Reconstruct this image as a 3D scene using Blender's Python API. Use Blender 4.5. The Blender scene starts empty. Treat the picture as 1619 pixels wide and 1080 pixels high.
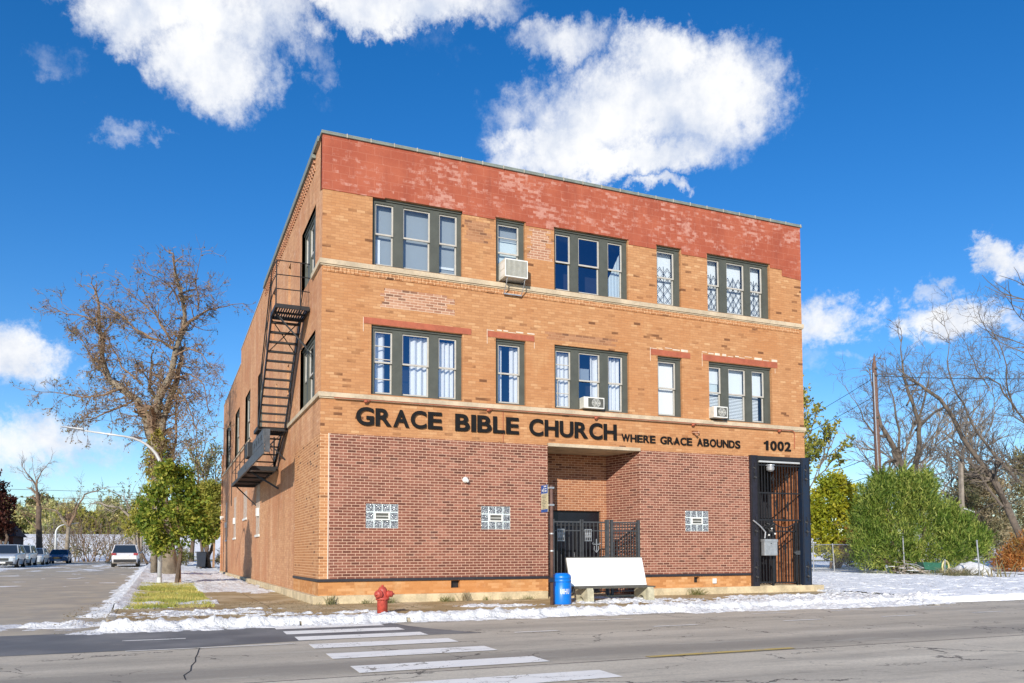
import bpy, math, random
from mathutils import Vector, Matrix, noise
R = math.radians
scene = bpy.context.scene
col = scene.collection
rng = random.Random(7)

# ---------------------------------------------------------------- helpers
def clamp(x, a=0.0, b=1.0): return max(a, min(b, x))
def smooth(a, b, x):
    t = clamp((x - a) / (b - a)); return t * t * (3 - 2 * t)
def lerp(a, b, t): return a + (b - a) * t
def fbm(x, y, z=0.0, o=4): return noise.fractal(Vector((x, y, z)), 1.0, 2.0, o)

class M:
    """collects geometry for ONE mesh object"""
    def __init__(s): s.v = []; s.f = []; s.m = []; s.cur = 0
    def add(s, vs, fs):
        n = len(s.v); s.v += [tuple(p) for p in vs]
        for f in fs: s.f.append([n + i for i in f]); s.m.append(s.cur)
        return s
    def box(s, x0, x1, y0, y1, z0, z1):
        x0, x1 = sorted((x0, x1)); y0, y1 = sorted((y0, y1)); z0, z1 = sorted((z0, z1))
        return s.add([(x0,y0,z0),(x1,y0,z0),(x1,y1,z0),(x0,y1,z0),(x0,y0,z1),(x1,y0,z1),(x1,y1,z1),(x0,y1,z1)],
                     [(0,3,2,1),(4,5,6,7),(0,1,5,4),(1,2,6,5),(2,3,7,6),(3,0,4,7)])
    def bar(s, a, b, w, h=None, up=(0,0,1)):
        a = Vector(a); b = Vector(b); h = h or w; d = (b - a)
        if d.length < 1e-6: return s
        d.normalize(); u = Vector(up)
        if abs(d.dot(u)) > .98: u = Vector((0,1,0))
        r = d.cross(u).normalized(); u = r.cross(d).normalized()
        vs = []
        for p in (a, b):
            for i, j in ((-1,-1),(1,-1),(1,1),(-1,1)): vs.append(p + r*(w/2*i) + u*(h/2*j))
        return s.add(vs, [(0,1,2,3),(7,6,5,4),(0,4,5,1),(1,5,6,2),(2,6,7,3),(3,7,4,0)])
    def tube(s, pts, rad, n=8, cap=True):
        pts = [Vector(p) for p in pts]
        if not hasattr(rad, '__len__'): rad = [rad] * len(pts)
        rings = []; ref = None
        for i, p in enumerate(pts):
            d = (pts[min(i+1, len(pts)-1)] - pts[max(i-1, 0)])
            if d.length < 1e-7: d = Vector((0,0,1))
            d.normalize()
            if ref is None:
                ref = Vector((1,0,0)) if abs(d.x) < .8 else Vector((0,1,0))
            r = (ref - d * ref.dot(d))
            if r.length < 1e-5: r = d.orthogonal()
            r.normalize(); ref = r; u = d.cross(r)
            rings.append([p + (r*math.cos(2*math.pi*k/n) + u*math.sin(2*math.pi*k/n))*rad[i] for k in range(n)])
        vs = [q for g in rings for q in g]; fs = []
        for i in range(len(pts)-1):
            for k in range(n):
                k2 = (k+1) % n; fs.append((i*n+k, i*n+k2, (i+1)*n+k2, (i+1)*n+k))
        if cap:
            fs.append(tuple(range(n))[::-1]); fs.append(tuple((len(pts)-1)*n + k for k in range(n)))
        return s.add(vs, fs)
    def lathe(s, prof, c=(0,0,0), axis=(0,0,1), n=20):
        """prof: (radius, height) along axis from c"""
        ax = Vector(axis).normalized(); r = ax.orthogonal().normalized(); u = ax.cross(r); c = Vector(c)
        vs = []; fs = []
        for (ra, h) in prof:
            for k in range(n):
                a = 2*math.pi*k/n; vs.append(c + ax*h + (r*math.cos(a) + u*math.sin(a))*ra)
        for i in range(len(prof)-1):
            for k in range(n):
                k2 = (k+1) % n; fs.append((i*n+k, i*n+k2, (i+1)*n+k2, (i+1)*n+k))
        fs.append(tuple(range(n))[::-1]); fs.append(tuple((len(prof)-1)*n + k for k in range(n)))
        return s.add(vs, fs)
    def prism(s, poly, y0, y1):
        """poly in (x, z), extruded along y"""
        n = len(poly)
        vs = [(x, y0, z) for x, z in poly] + [(x, y1, z) for x, z in poly]
        fs = [tuple(range(n)), tuple(range(2*n-1, n-1, -1))] + [(i, i+n, (i+1) % n + n, (i+1) % n) for i in range(n)]
        return s.add(vs, fs)
    def quad(s, a, b, c, d): return s.add([a,b,c,d], [(0,1,2,3)])

def mesh_obj(name, m, mats, smooth_=False):
    me = bpy.data.meshes.new(name); me.from_pydata(m.v, [], m.f)
    if not isinstance(mats, (list, tuple)): mats = [mats]
    for x in mats: me.materials.append(x)
    if len(mats) > 1: me.polygons.foreach_set('material_index', m.m)
    if smooth_: me.polygons.foreach_set('use_smooth', [True]*len(m.f))
    me.update()
    o = bpy.data.objects.new(name, me); col.objects.link(o); return o

def root_loc(o):
    p = Vector((0,0,0))
    while o is not None: p += o.location; o = o.parent
    return p

def part(name, m, mats, parent, world=True, smooth_=False, label=None, bevel=0):
    o = mesh_obj(name, m, mats, smooth_)
    if world and parent is not None:
        off = root_loc(parent); o.data.transform(Matrix.Translation(-off))
    o.parent = parent
    if label: o['label'] = label
    if bevel: add_bevel(o, bevel)
    return o
def add_bevel(o, w, seg=2):
    b = o.modifiers.new('bevel', 'BEVEL'); b.width = w; b.segments = seg; b.limit_method = 'ANGLE'

def tag(o, label, cat, group=None, kind=None):
    o['label'] = label; o['category'] = cat
    if group: o['group'] = group
    if kind: o['kind'] = kind
    return o
def thing(name, label, cat, loc=(0,0,0), rz=0, group=None):
    o = bpy.data.objects.new(name, None); col.objects.link(o); o.empty_display_size = .3
    o.location = loc; o.rotation_euler = (0,0,rz)
    return tag(o, label, cat, group)
def setting(name, m, mat, label=None, smooth_=False, kind='structure'):
    o = mesh_obj(name, m, mat, smooth_); o['kind'] = kind
    if label: o['label'] = label
    return o

# ---------------------------------------------------------------- node helpers
class NT:
    def __init__(s, name):
        s.mat = bpy.data.materials.new(name); s.mat.use_nodes = True
        s.t = s.mat.node_tree; s.t.nodes.clear()
        s.out = s.t.nodes.new('ShaderNodeOutputMaterial')
    def n(s, typ, **kw):
        x = s.t.nodes.new(typ)
        for k, v in kw.items(): setattr(x, k, v)
        return x
    def lk(s, a, b): s.t.links.new(a, b)
    def put(s, sock, v):
        if isinstance(v, bpy.types.NodeSocket): s.lk(v, sock)
        elif isinstance(v, (tuple, list)) and len(v) == 3 and sock.type == 'RGBA': sock.default_value = (*v, 1)
        else: sock.default_value = v
    def math(s, op, a, b=0.0, c=None, cl=False):
        x = s.n('ShaderNodeMath', operation=op); x.use_clamp = cl
        s.put(x.inputs[0], a); s.put(x.inputs[1], b)
        if c is not None: s.put(x.inputs[2], c)
        return x.outputs[0]
    def pos(s):
        g = s.n('ShaderNodeNewGeometry'); return g.outputs['Position']
    def xyz(s, v):
        x = s.n('ShaderNodeSeparateXYZ'); s.lk(v, x.inputs[0]); return x.outputs
    def comb(s, a, b, c=0.0):
        x = s.n('ShaderNodeCombineXYZ'); s.put(x.inputs[0], a); s.put(x.inputs[1], b); s.put(x.inputs[2], c); return x.outputs[0]
    def noise(s, scale, vec=None, detail=4, rough=.55, out=0, dist=0.0):
        x = s.n('ShaderNodeTexNoise'); x.inputs['Scale'].default_value = scale
        x.inputs['Detail'].default_value = detail; x.inputs['Roughness'].default_value = rough
        x.inputs['Distortion'].default_value = dist
        s.lk(vec if vec is not None else s.pos(), x.inputs['Vector']); return x.outputs[out]
    def vscale(s, vec, sc):
        x = s.n('ShaderNodeVectorMath', operation='MULTIPLY'); s.lk(vec, x.inputs[0]); x.inputs[1].default_value = sc
        return x.outputs[0]
    def ramp(s, fac, stops, mode='LINEAR'):
        x = s.n('ShaderNodeValToRGB'); x.color_ramp.interpolation = mode
        e = x.color_ramp.elements
        while len(e) < len(stops): e.new(.5)
        for i, (p, c) in enumerate(stops):
            e[i].position = p; e[i].color = (*c, 1) if len(c) == 3 else c
        s.put(x.inputs[0], fac); return x.outputs[0]
    def step(s, fac, a, b):
        x = s.n('ShaderNodeMapRange'); x.interpolation_type = 'SMOOTHSTEP'
        s.put(x.inputs[0], fac); x.inputs[1].default_value = a; x.inputs[2].default_value = b
        return x.outputs[0]
    def mix(s, fac, a, b, bt='MIX'):
        x = s.n('ShaderNodeMix', data_type='RGBA', blend_type=bt)
        s.put(x.inputs['Factor'], fac); s.put(x.inputs[6], a); s.put(x.inputs[7], b); return x.outputs[2]
    def bump(s, h, strength=.5, dist=.01):
        x = s.n('ShaderNodeBump'); x.inputs['Strength'].default_value = strength; x.inputs['Distance'].default_value = dist
        s.put(x.inputs['Height'], h); return x.outputs[0]
    def bsdf(s, color, rough=.8, metal=0.0, bump=None, spec=.5, **kw):
        b = s.n('ShaderNodeBsdfPrincipled')
        s.put(b.inputs['Base Color'], color); s.put(b.inputs['Roughness'], rough); s.put(b.inputs['Metallic'], metal)
        s.put(b.inputs['Specular IOR Level'], spec)
        for k, v in kw.items(): s.put(b.inputs[k.replace('_', ' ')], v)
        if bump is not None: s.lk(bump, b.inputs['Normal'])
        s.lk(b.outputs[0], s.out.inputs[0]); return b

MT = {}
def simple(name, c, rough=.7, metal=0.0, var=.25, scale=6.0, bump=.15, bdist=.004, c2=None, spec=.5, obj=False):
    """base colour with worn variation"""
    t = NT(name)
    v = None
    if obj:
        v = t.n('ShaderNodeTexCoord').outputs['Object']
    n1 = t.noise(scale, v, 5); n2 = t.noise(scale*9, v, 4)
    c2 = c2 or tuple(x*(1-var) for x in c)
    f = t.step(t.math('ADD', t.math('MULTIPLY', n1, .7), t.math('MULTIPLY', n2, .3)), .35, .65)
    t.bsdf(t.mix(f, c2, c), t.math('ADD', rough-.08, t.math('MULTIPLY', n2, .16)), metal, t.bump(n2, bump, bdist), spec)
    MT[name] = t.mat; return t.mat

def brick(name, stops, mortar, bw=.203, bh=.0677, mw=.010, tint=None, tint2=None, mortar_mix=1.0, bump=.5, wob=.004, soft=0, rough=.85, extra=None, streak=0, stain=0):
    t = NT(name); p = t.xyz(t.pos())
    wn = t.noise(9, None, 2)
    w = t.math('MULTIPLY', t.math('SUBTRACT', wn, .5), wob*2)
    u = t.math('ADD', t.math('ADD', p[0], p[1]), w); v = t.math('ADD', p[2], w)
    vr = t.math('DIVIDE', v, bh); row = t.math('FLOOR', vr); fv = t.math('SUBTRACT', vr, row)
    off = t.math('MULTIPLY', t.math('MODULO', t.math('ADD', row, 200), 2), .5)
    ur = t.math('ADD', t.math('DIVIDE', u, bw), off); cl = t.math('FLOOR', ur); fu = t.math('SUBTRACT', ur, cl)
    mk = t.math('MAXIMUM', t.math('LESS_THAN', fu, mw/bw), t.math('LESS_THAN', fv, mw/bh))
    wnz = t.n('ShaderNodeTexWhiteNoise', noise_dimensions='2D'); t.lk(t.comb(cl, row), wnz.inputs['Vector'])
    c = t.ramp(wnz.outputs[0], stops)
    big = t.noise(.45, None, 5, .6)
    grain = t.noise(45, None, 3)
    if tint: c = t.mix(t.math('MULTIPLY', t.step(big, .42, .66), .7), c, tint)
    if tint2: c = t.mix(t.math('MULTIPLY', t.step(t.noise(1.7, t.vscale(t.pos(), (1,1,.5)), 5, .65), .52, .75), .65), c, tint2)
    c = t.mix(t.math('MULTIPLY', grain, .35), c, t.mix(1.0, c, (.55,.55,.55), 'MULTIPLY'))
    c = t.mix(t.math('MULTIPLY', mk, mortar_mix), c, mortar)
    if streak:
        sn = t.noise(1.0, t.vscale(t.pos(), (3.2,3.2,15)), 4, .75)
        c = t.mix(t.math('MULTIPLY', t.step(sn, .54, .70), streak), c, (.66,.38,.20)); c = t.mix(t.math('MULTIPLY', t.step(sn, .44, .32), streak), c, (.33,.125,.05))
    if stain:
        dr = t.noise(1.0, t.vscale(t.pos(), (1.6,1.6,.16)), 5, .7)
        c = t.mix(t.math('MULTIPLY', t.step(dr, .50, .70), .45*(stain > .9)), c, tuple(x*.62 for x in mortar)); c = t.mix(t.math('MULTIPLY', t.step(dr, .46, .30), .35*(stain > .9)), c, (.70,.50,.36))
        ef = t.noise(2.1, None, 7, .72)
        c = t.mix(t.math('MULTIPLY', t.step(ef, .56, .72), .32*stain), c, (.66,.55,.46))
    if extra: c = extra(t, c, wnz.outputs[0])
    h = t.math('ADD', t.math('MULTIPLY', t.math('SUBTRACT', 1.0, mk), .7), t.math('MULTIPLY', grain, .3))
    t.bsdf(c, rough, 0, t.bump(h, bump, .006), .25)
    MT[name] = t.mat; return t.mat

# ---------------------------------------------------------------- materials
brick('repair_brick', [(0,(.16,.085,.055)),(.2,(.38,.19,.12)),(.6,(.46,.24,.15)),(1,(.54,.31,.20))], (.62,.44,.32), mw=.014, tint=(.42,.20,.12), bump=.6)
brick('dark_repair_brick', [(0,(.16,.08,.05)),(.4,(.34,.16,.08)),(1,(.46,.23,.12))], (.44,.24,.13), mw=.012, tint=(.36,.16,.08), bump=.6)
brick('orange_brick', [(0,(.30,.14,.062)),(.06,(.45,.22,.098)),(.45,(.50,.25,.112)),(.9,(.54,.28,.13)),(1,(.62,.37,.19))],
      (.37,.175,.085), mw=.010, tint=(.48,.21,.083), tint2=(.60,.35,.17), mortar_mix=.8, streak=.36,
      extra=lambda t, c, r: t.mix(t.math('MULTIPLY', t.math('LESS_THAN', r, .05), t.step(t.noise(1.3, t.vscale(t.pos(), (.5,.5,1.5))), .5, .6)), c, (.17,.075,.035)))
brick('painted_brick', [(0,(.50,.255,.135)),(.5,(.58,.31,.165)),(1,(.64,.365,.20))], (.40,.18,.085), mw=.010, streak=.3, stain=1,
      tint=(.46,.20,.10), tint2=(.62,.36,.20), mortar_mix=.5, bump=.6)
brick('veneer_brick', [(0,(.12,.046,.032)),(.25,(.20,.075,.05)),(.7,(.26,.10,.066)),(1,(.34,.145,.098))],
      (.60,.39,.28), mw=.0122, tint=(.17,.06,.040), tint2=(.28,.12,.08), bump=.8, stain=.4)
brick('recess_brick', [(0,(.13,.05,.03)),(.3,(.27,.11,.06)),(.6,(.36,.155,.08)),(1,(.44,.21,.11))],
      (.60,.38,.25), mw=.012, tint=(.33,.135,.065), bump=.8)
brick('tan_brick', [(0,(.10,.05,.03)),(.05,(.38,.17,.075)),(.5,(.47,.215,.095)),(1,(.55,.29,.14))],
      (.68,.42,.24), mw=.013, tint=(.46,.20,.08), bump=.8)
brick('plinth_brick', [(0,(.44,.20,.075)),(.5,(.54,.255,.095)),(1,(.64,.35,.16))], (.55,.25,.09), mw=.008, mortar_mix=.5,
      tint=(.55,.23,.075), tint2=(.64,.40,.2), stain=.5)
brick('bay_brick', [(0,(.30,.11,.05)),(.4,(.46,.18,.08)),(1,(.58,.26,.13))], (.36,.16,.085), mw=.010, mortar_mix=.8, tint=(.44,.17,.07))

def peeling_red():
    t = NT('red_painted_parapet'); p = t.xyz(t.pos())
    bh, bw = .203, .406
    vr = t.math('DIVIDE', p[2], bh); row = t.math('FLOOR', vr); fv = t.math('SUBTRACT', vr, row)
    off = t.math('MULTIPLY', t.math('MODULO', t.math('ADD', row, 200), 2), .5)
    ur = t.math('ADD', t.math('DIVIDE', t.math('ADD', p[0], p[1]), bw), off); cl = t.math('FLOOR', ur); fu = t.math('SUBTRACT', ur, cl)
    mk = t.math('MAXIMUM', t.math('LESS_THAN', fu, .022), t.math('LESS_THAN', fv, .045))
    # fine courses decide where the paint has flaked
    b2 = t.math('FLOOR', t.math('DIVIDE', p[2], .0677)); c2 = t.math('FLOOR', t.math('ADD', t.math('DIVIDE', p[0], .15), t.math('MULTIPLY', b2, .5)))
    wn = t.n('ShaderNodeTexWhiteNoise', noise_dimensions='2D'); t.lk(t.comb(c2, b2), wn.inputs['Vector'])
    q = t.n('ShaderNodeVectorMath', operation='MULTIPLY'); t.lk(t.comb(c2, b2, 0.0), q.inputs[0]); q.inputs[1].default_value = (.15,.0677,0)
    nb = t.math('ADD', t.math('MULTIPLY', t.noise(.85, q.outputs[0], 4, .6), .5), t.math('MULTIPLY', t.noise(.85, None, 6, .65), .5))
    raw = t.noise(5, None, 5, .7)
    fl = t.math('ADD', t.math('ADD', t.math('MULTIPLY', nb, .62), t.math('MULTIPLY', wn.outputs[0], .13)), t.math('MULTIPLY', raw, .25))
    # less flaking near the left corner
    lf = t.math('MULTIPLY', t.math('SUBTRACT', t.step(p[0], 0.0, 2.2), 1.0), .06)
    flake = t.step(t.math('ADD', t.math('ADD', fl, lf), t.math('MULTIPLY', t.math('SUBTRACT', t.noise(26, None, 5, .75), .5), .13)), .508, .600)
    base = t.mix(t.step(t.noise(1.2, None, 5), .35, .7), (.33,.080,.042), (.42,.118,.062))
    base = t.mix(t.math('MULTIPLY', t.noise(30), .4), base, (.30,.06,.035))
    pale = t.mix(t.noise(14, None, 4), (.56,.31,.25), (.44,.19,.14))
    c = t.mix(t.math('MULTIPLY', t.step(t.noise(1.0, t.vscale(t.pos(), (1.8,1.8,.3)), 5, .7), .48, .7), .4), base, (.20,.045,.03)); c = t.mix(t.math('MULTIPLY', flake, .85), c, pale)
    c = t.mix(t.math('MULTIPLY', mk, .35), c, (.58,.26,.18))
    h = t.math('ADD', t.math('MULTIPLY', mk, -.6), t.noise(40))
    t.bsdf(c, .75, 0, t.bump(h, .5, .006), .3)
    MT['parapet'] = t.mat
peeling_red()

simple('limestone', (.58,.47,.33), .85, scale=2.5, var=.3, bump=.3)
simple('lintel_red', (.42,.115,.06), .8, scale=5, var=.25)
simple('white_mortar', (.75,.62,.5), .9)
simple('concrete_base', (.64,.52,.33), .9, scale=3, var=.35, bump=.5, bdist=.01)
simple('black_band', (.03,.027,.032), .5, scale=8)
simple('frame_olive', (.082,.087,.072), .55, scale=4, var=.2)
simple('sash_beige', (.50,.47,.42), .6, scale=8, var=.15)
simple('coping_grey', (.22,.25,.22), .6, scale=5)
simple('coping_tile', (.50,.46,.38), .7, scale=4, var=.35)
simple('roof_tar', (.06,.06,.065), .9)
simple('letter_black', (.010,.009,.009), .6, scale=12, spec=.2)
simple('iron_black', (.018,.018,.020), .5, scale=14, var=.4)
simple('iron_navy', (.008,.020,.045), .45, scale=6, var=.5, c2=(.014,.019,.034))
simple('iron_purple', (.018,.016,.025), .5, scale=6, var=.4)
simple('rusty_plank', (.085,.045,.03), .9, scale=7, c2=(.03,.02,.018))
simple('grey_steel', (.095,.105,.12), .6, .2, scale=6, var=.4)
simple('grey_fence', (.085,.088,.092), .45, .3, scale=10)
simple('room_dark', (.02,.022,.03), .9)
simple('white_plastic', (.74,.74,.70), .5, scale=8, var=.15)
simple('ac_beige', (.62,.61,.54), .55, scale=9, var=.2)
simple('ac_dark', (.10,.10,.085), .6)
simple('board_pale', (.50,.46,.41), .9, scale=6, var=.5, c2=(.40,.25,.15))
simple('door_brown', (.13,.05,.028), .7, scale=5)
simple('door_black', (.008,.008,.013), .25, scale=5)
simple('galvanised', (.55,.56,.57), .4, .6, scale=8, var=.25)
simple('lamp_white', (.56,.57,.56), .4, .2, scale=6, var=.12)
simple('post_brown', (.16,.085,.065), .7, scale=8, var=.4)
simple('hydrant_red', (.52,.075,.05), .5, scale=16, var=.35, bump=.4)
simple('drum_blue', (.0,.17,.62), .38, scale=5, var=.15, bump=.05)
simple('panel_white', (.80,.80,.78), .5, scale=2.2, var=.10, bump=.05)
simple('bench_concrete', (.55,.51,.36), .9, scale=7, var=.35, bump=.5, bdist=.01)
simple('bench_wood', (.09,.085,.07), .8)
simple('sign_blue', (.02,.09,.33), .5)
simple('sign_cream', (.62,.54,.34), .6, scale=25, var=.3)
simple('wood_pole', (.20,.115,.085), .95, scale=12, var=.5, bump=.6, bdist=.01)
simple('wood_post', (.36,.21,.12), .9, scale=12, var=.4)
simple('wire_black', (.02,.02,.02), .7)
simple('bark_grey', (.30,.25,.185), .95, scale=4, var=.45, bump=1, bdist=.03)
simple('bark_brown', (.15,.105,.075), .95, scale=4, var=.4, bump=1, bdist=.02)
simple('bark_pale', (.33,.28,.225), .95, scale=4, var=.4)
simple('twig_brown', (.25,.165,.105), .95)
simple('twig_grey', (.16,.13,.105), .95)
simple('bark_dark', (.17,.135,.105), .95, scale=4, var=.4, bump=1, bdist=.02)
simple('bin_black', (.02,.028,.045), .5)
simple('house_dark', (.07,.018,.013), .9, scale=3, c2=(.02,.008,.008))
simple('tyre', (.02,.02,.02), .85)
simple('rim', (.45,.46,.48), .3, .8)
simple('tail_red', (.35,.05,.06), .25)
simple('headlight', (.7,.72,.75), .15, .3)
simple('cart_green', (.03,.14,.09), .5); simple('ring_yellow', (.62,.55,.25), .5)
simple('trash_maroon', (.14,.03,.035), .6)
def paint(name, c):
    t = NT(name); n = t.noise(3)
    t.bsdf(t.mix(t.math('MULTIPLY', n, .15), c, tuple(x*.7 for x in c)), .3, .25, Coat_Weight=.6); MT[name] = t.mat
paint('car_white', (.72,.70,.70)); paint('car_silver', (.50,.55,.60)); paint('car_blue', (.05,.12,.24)); paint('car_dark', (.06,.075,.10)); paint('car_pale', (.55,.60,.60))
def dark_glass():
    t = NT('car_glass'); t.bsdf((.02,.03,.045), .06, 0, None, 1.0); MT['car_glass'] = t.mat
dark_glass()

def window_glass(name, tint, refl):
    t = NT(name)
    tr = t.n('ShaderNodeBsdfTransparent'); tr.inputs[0].default_value = (.86,.90,.94,1)
    gl = t.n('ShaderNodeBsdfGlossy'); gl.inputs[0].default_value = (*tint, 1); gl.inputs['Roughness'].default_value = .02
    w = t.noise(2.2, None, 2)
    b = t.bump(w, .12, .02); t.lk(b, gl.inputs['Normal'])
    mx = t.n('ShaderNodeMixShader')
    mx.inputs[0].default_value = refl; t.lk(tr.outputs[0], mx.inputs[1]); t.lk(gl.outputs[0], mx.inputs[2])
    t.lk(mx.outputs[0], t.out.inputs[0]); MT[name] = t.mat
window_glass('glass_blue', (.42,.70,1.0), .21)
window_glass('glass_grey', (.75,.85,1.0), .11)

def fabric(name, c, transl=.2):
    t = NT(name); n = t.noise(20)
    b = t.bsdf(t.mix(t.math('MULTIPLY', n, .3), c, tuple(x*.8 for x in c)), .9); MT[name] = t.mat
fabric('curtain_white', (.86,.84,.80)); fabric('shade_pale', (.66,.74,.74)); fabric('shade_grey', (.33,.37,.39)); fabric('shade_white', (.84,.86,.85))

def glass_block():
    t = NT('glass_block'); n = t.noise(22, None, 2, .5, dist=2.5)
    c = t.ramp(n, [(.38,(.03,.035,.045)),(.5,(.12,.13,.14)),(.60,(.55,.58,.60))])
    t.bsdf(c, .12, 0, t.bump(n, .6, .02), .8); MT['glass_block'] = t.mat
glass_block()

def leaf(name, a, b, c, tr=.3):
    t = NT(name); g = t.n('ShaderNodeNewGeometry'); r = g.outputs['Random Per Island']
    cc = t.ramp(r, [(0,a),(.5,b),(1,c)])
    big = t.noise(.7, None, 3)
    cc = t.mix(t.step(big, .35, .65), cc, t.mix(1.0, cc, (.52,.66,.50), 'MULTIPLY'))  # broad darker clumps in the leaf colour imitate shaded gaps in the foliage
    bs = t.bsdf(cc, .6, 0, None, .3)
    tl = t.n('ShaderNodeBsdfTranslucent'); t.lk(cc, tl.inputs[0]); mx = t.n('ShaderNodeMixShader'); mx.inputs[0].default_value = tr
    t.lk(bs.outputs[0], mx.inputs[1]); t.lk(tl.outputs[0], mx.inputs[2]); t.lk(mx.outputs[0], t.out.inputs[0]); MT[name] = t.mat
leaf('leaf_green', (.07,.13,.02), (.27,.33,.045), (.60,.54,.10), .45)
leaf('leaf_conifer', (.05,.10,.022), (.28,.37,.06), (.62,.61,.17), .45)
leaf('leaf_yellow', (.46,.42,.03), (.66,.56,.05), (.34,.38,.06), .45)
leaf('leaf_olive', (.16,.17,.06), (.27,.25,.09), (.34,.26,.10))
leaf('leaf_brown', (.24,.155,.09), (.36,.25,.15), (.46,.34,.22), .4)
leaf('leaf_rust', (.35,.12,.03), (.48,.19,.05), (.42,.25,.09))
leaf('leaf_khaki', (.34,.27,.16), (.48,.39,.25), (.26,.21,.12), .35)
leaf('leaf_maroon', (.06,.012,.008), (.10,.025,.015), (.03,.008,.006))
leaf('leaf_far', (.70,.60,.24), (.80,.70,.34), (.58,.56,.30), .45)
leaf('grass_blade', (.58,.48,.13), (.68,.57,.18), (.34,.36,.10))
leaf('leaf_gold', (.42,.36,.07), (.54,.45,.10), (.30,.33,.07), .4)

def snow_mat():
    t = NT('snow'); n = t.noise(9, None, 6, .65); n2 = t.noise(1.3, None, 4)
    c = t.mix(t.step(n2, .3, .7), (.74,.74,.74), (.84,.84,.835))
    dirt = t.step(t.noise(17, None, 6, .75), .57, .70)
    c = t.mix(t.math('MULTIPLY', dirt, .45), c, (.44,.37,.27)); slush = t.step(t.noise(2.6, None, 6, .7), .56, .70); c = t.mix(t.math('MULTIPLY', slush, .35), c, (.50,.46,.40))
    n3 = t.noise(34, None, 4, .7); t.bsdf(c, .6, 0, t.bump(t.math('ADD', n, t.math('MULTIPLY', n3, .35)), 1.0, .07), .3); MT['snow'] = t.mat
snow_mat()
def clean_snow():
    t = NT('snow_clean'); n = t.noise(7, None, 6, .65); n3 = t.noise(30, None, 4, .7)
    c = t.mix(t.step(t.noise(1.3, None, 4), .3, .7), (.86,.86,.855), (.93,.93,.925))
    c = t.mix(t.math('MULTIPLY', t.step(t.noise(1.0, t.vscale(t.pos(), (1.2,4,1)), 7, .75), .60, .70), .5), c, (.42,.36,.26))
    t.bsdf(c, .6, 0, t.bump(t.math('ADD', n, t.math('MULTIPLY', n3, .3)), 1.0, .05), .3); MT['snow_clean'] = t.mat
clean_snow()

def road_mat():
    t = NT('road_asphalt'); p = t.xyz(t.pos())
    n = t.noise(.5, t.vscale(t.pos(), (.25,1.0,1)), 6, .6); g = t.noise(55, None, 5, .75); m = t.noise(4, None, 6, .65)
    near = t.mix(t.step(n, .35, .7), (.60,.53,.415), (.72,.645,.51))
    # older poured lane nearest the camera is paler than the middle of the road
    lane = t.step(t.math('ADD', p[1], t.math('MULTIPLY', t.math('SUBTRACT', m, .5), .05)), -10.36, -10.30)
    mid = t.mix(t.step(n, .35, .7), (.49,.43,.335), (.61,.535,.42))
    c = t.mix(lane, near, mid)
    # oil and tyre-worn bands
    for yc, wd, k in ((-9.5,.6,.60),(-8.1,.35,.25),(-5.6,.4,.28),(-12.3,.5,.3),(-11.2,.3,.2),(-3.75,.3,.55)):
        d = t.math('ABSOLUTE', t.math('ADD', t.math('SUBTRACT', p[1], yc), t.math('MULTIPLY', t.math('SUBTRACT', m, .5), .5)))
        c = t.mix(t.math('MULTIPLY', t.math('SUBTRACT', 1.0, t.step(d, wd*.3, wd*1.4)), k), c, (.21,.19,.16))
    c = t.mix(t.math('MULTIPLY', t.step(g, .5, .75), .45), c, (.24,.22,.19))
    c = t.mix(t.math('MULTIPLY', t.step(t.noise(80, None, 2), .6, .75), .4), c, (.60,.56,.49))
    stv = t.vscale(t.pos(), (.35,2.6,1)); st1 = t.noise(1.0, stv, 7, .7)
    c = t.mix(t.math('MULTIPLY', t.step(st1, .50, .66), .38), c, (.27,.245,.205)); c = t.mix(t.math('MULTIPLY', t.step(st1, .46, .30), .35), c, (.66,.62,.53))
    bl = t.noise(2.3, None, 6, .7); c = t.mix(t.math('MULTIPLY', t.step(bl, .60, .68), .35), c, (.22,.20,.17))
    agg = t.n('ShaderNodeTexVoronoi'); agg.inputs['Scale'].default_value = 38; t.lk(t.pos(), agg.inputs['Vector']); ag = t.xyz(agg.outputs['Color'])
    c = t.mix(t.math('MULTIPLY', ag[0], .22), c, (.20,.18,.15))
    # cracks
    wv = t.n('ShaderNodeVectorMath', operation='ADD'); t.lk(t.pos(), wv.inputs[0]); t.lk(t.vscale(t.noise(1.6, None, 5, .6, out=1), (1.1,1.1,0)), wv.inputs[1])
    vo = t.n('ShaderNodeTexVoronoi', feature='DISTANCE_TO_EDGE'); vo.inputs['Scale'].default_value = .23; t.lk(wv.outputs[0], vo.inputs['Vector'])
    cr = t.math('MULTIPLY', t.math('LESS_THAN', vo.outputs['Distance'], .0035), t.step(t.noise(.35, None, 3), .42, .55))
    vo2 = t.n('ShaderNodeTexVoronoi', feature='DISTANCE_TO_EDGE'); vo2.inputs['Scale'].default_value = 1.1; t.lk(wv.outputs[0], vo2.inputs['Vector'])
    cr2 = t.math('MULTIPLY', t.math('LESS_THAN', vo2.outputs['Distance'], .010), t.step(t.noise(.8, None, 3), .56, .62))
    jn = t.math('LESS_THAN', t.math('ABSOLUTE', t.math('ADD', t.math('ADD', p[1], 10.33), t.math('MULTIPLY', t.math('SUBTRACT', m, .5), .06))), .022)
    ck = t.math('MAXIMUM', t.math('MAXIMUM', cr, cr2), jn)
    c = t.mix(t.math('MULTIPLY', ck, .8), c, (.05,.045,.04))
    t.bsdf(c, t.math('ADD', .75, t.math('MULTIPLY', m, .2)), 0, t.bump(t.math('SUBTRACT', g, ck), .5, .008), .3); MT['road'] = t.mat
road_mat()
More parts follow.
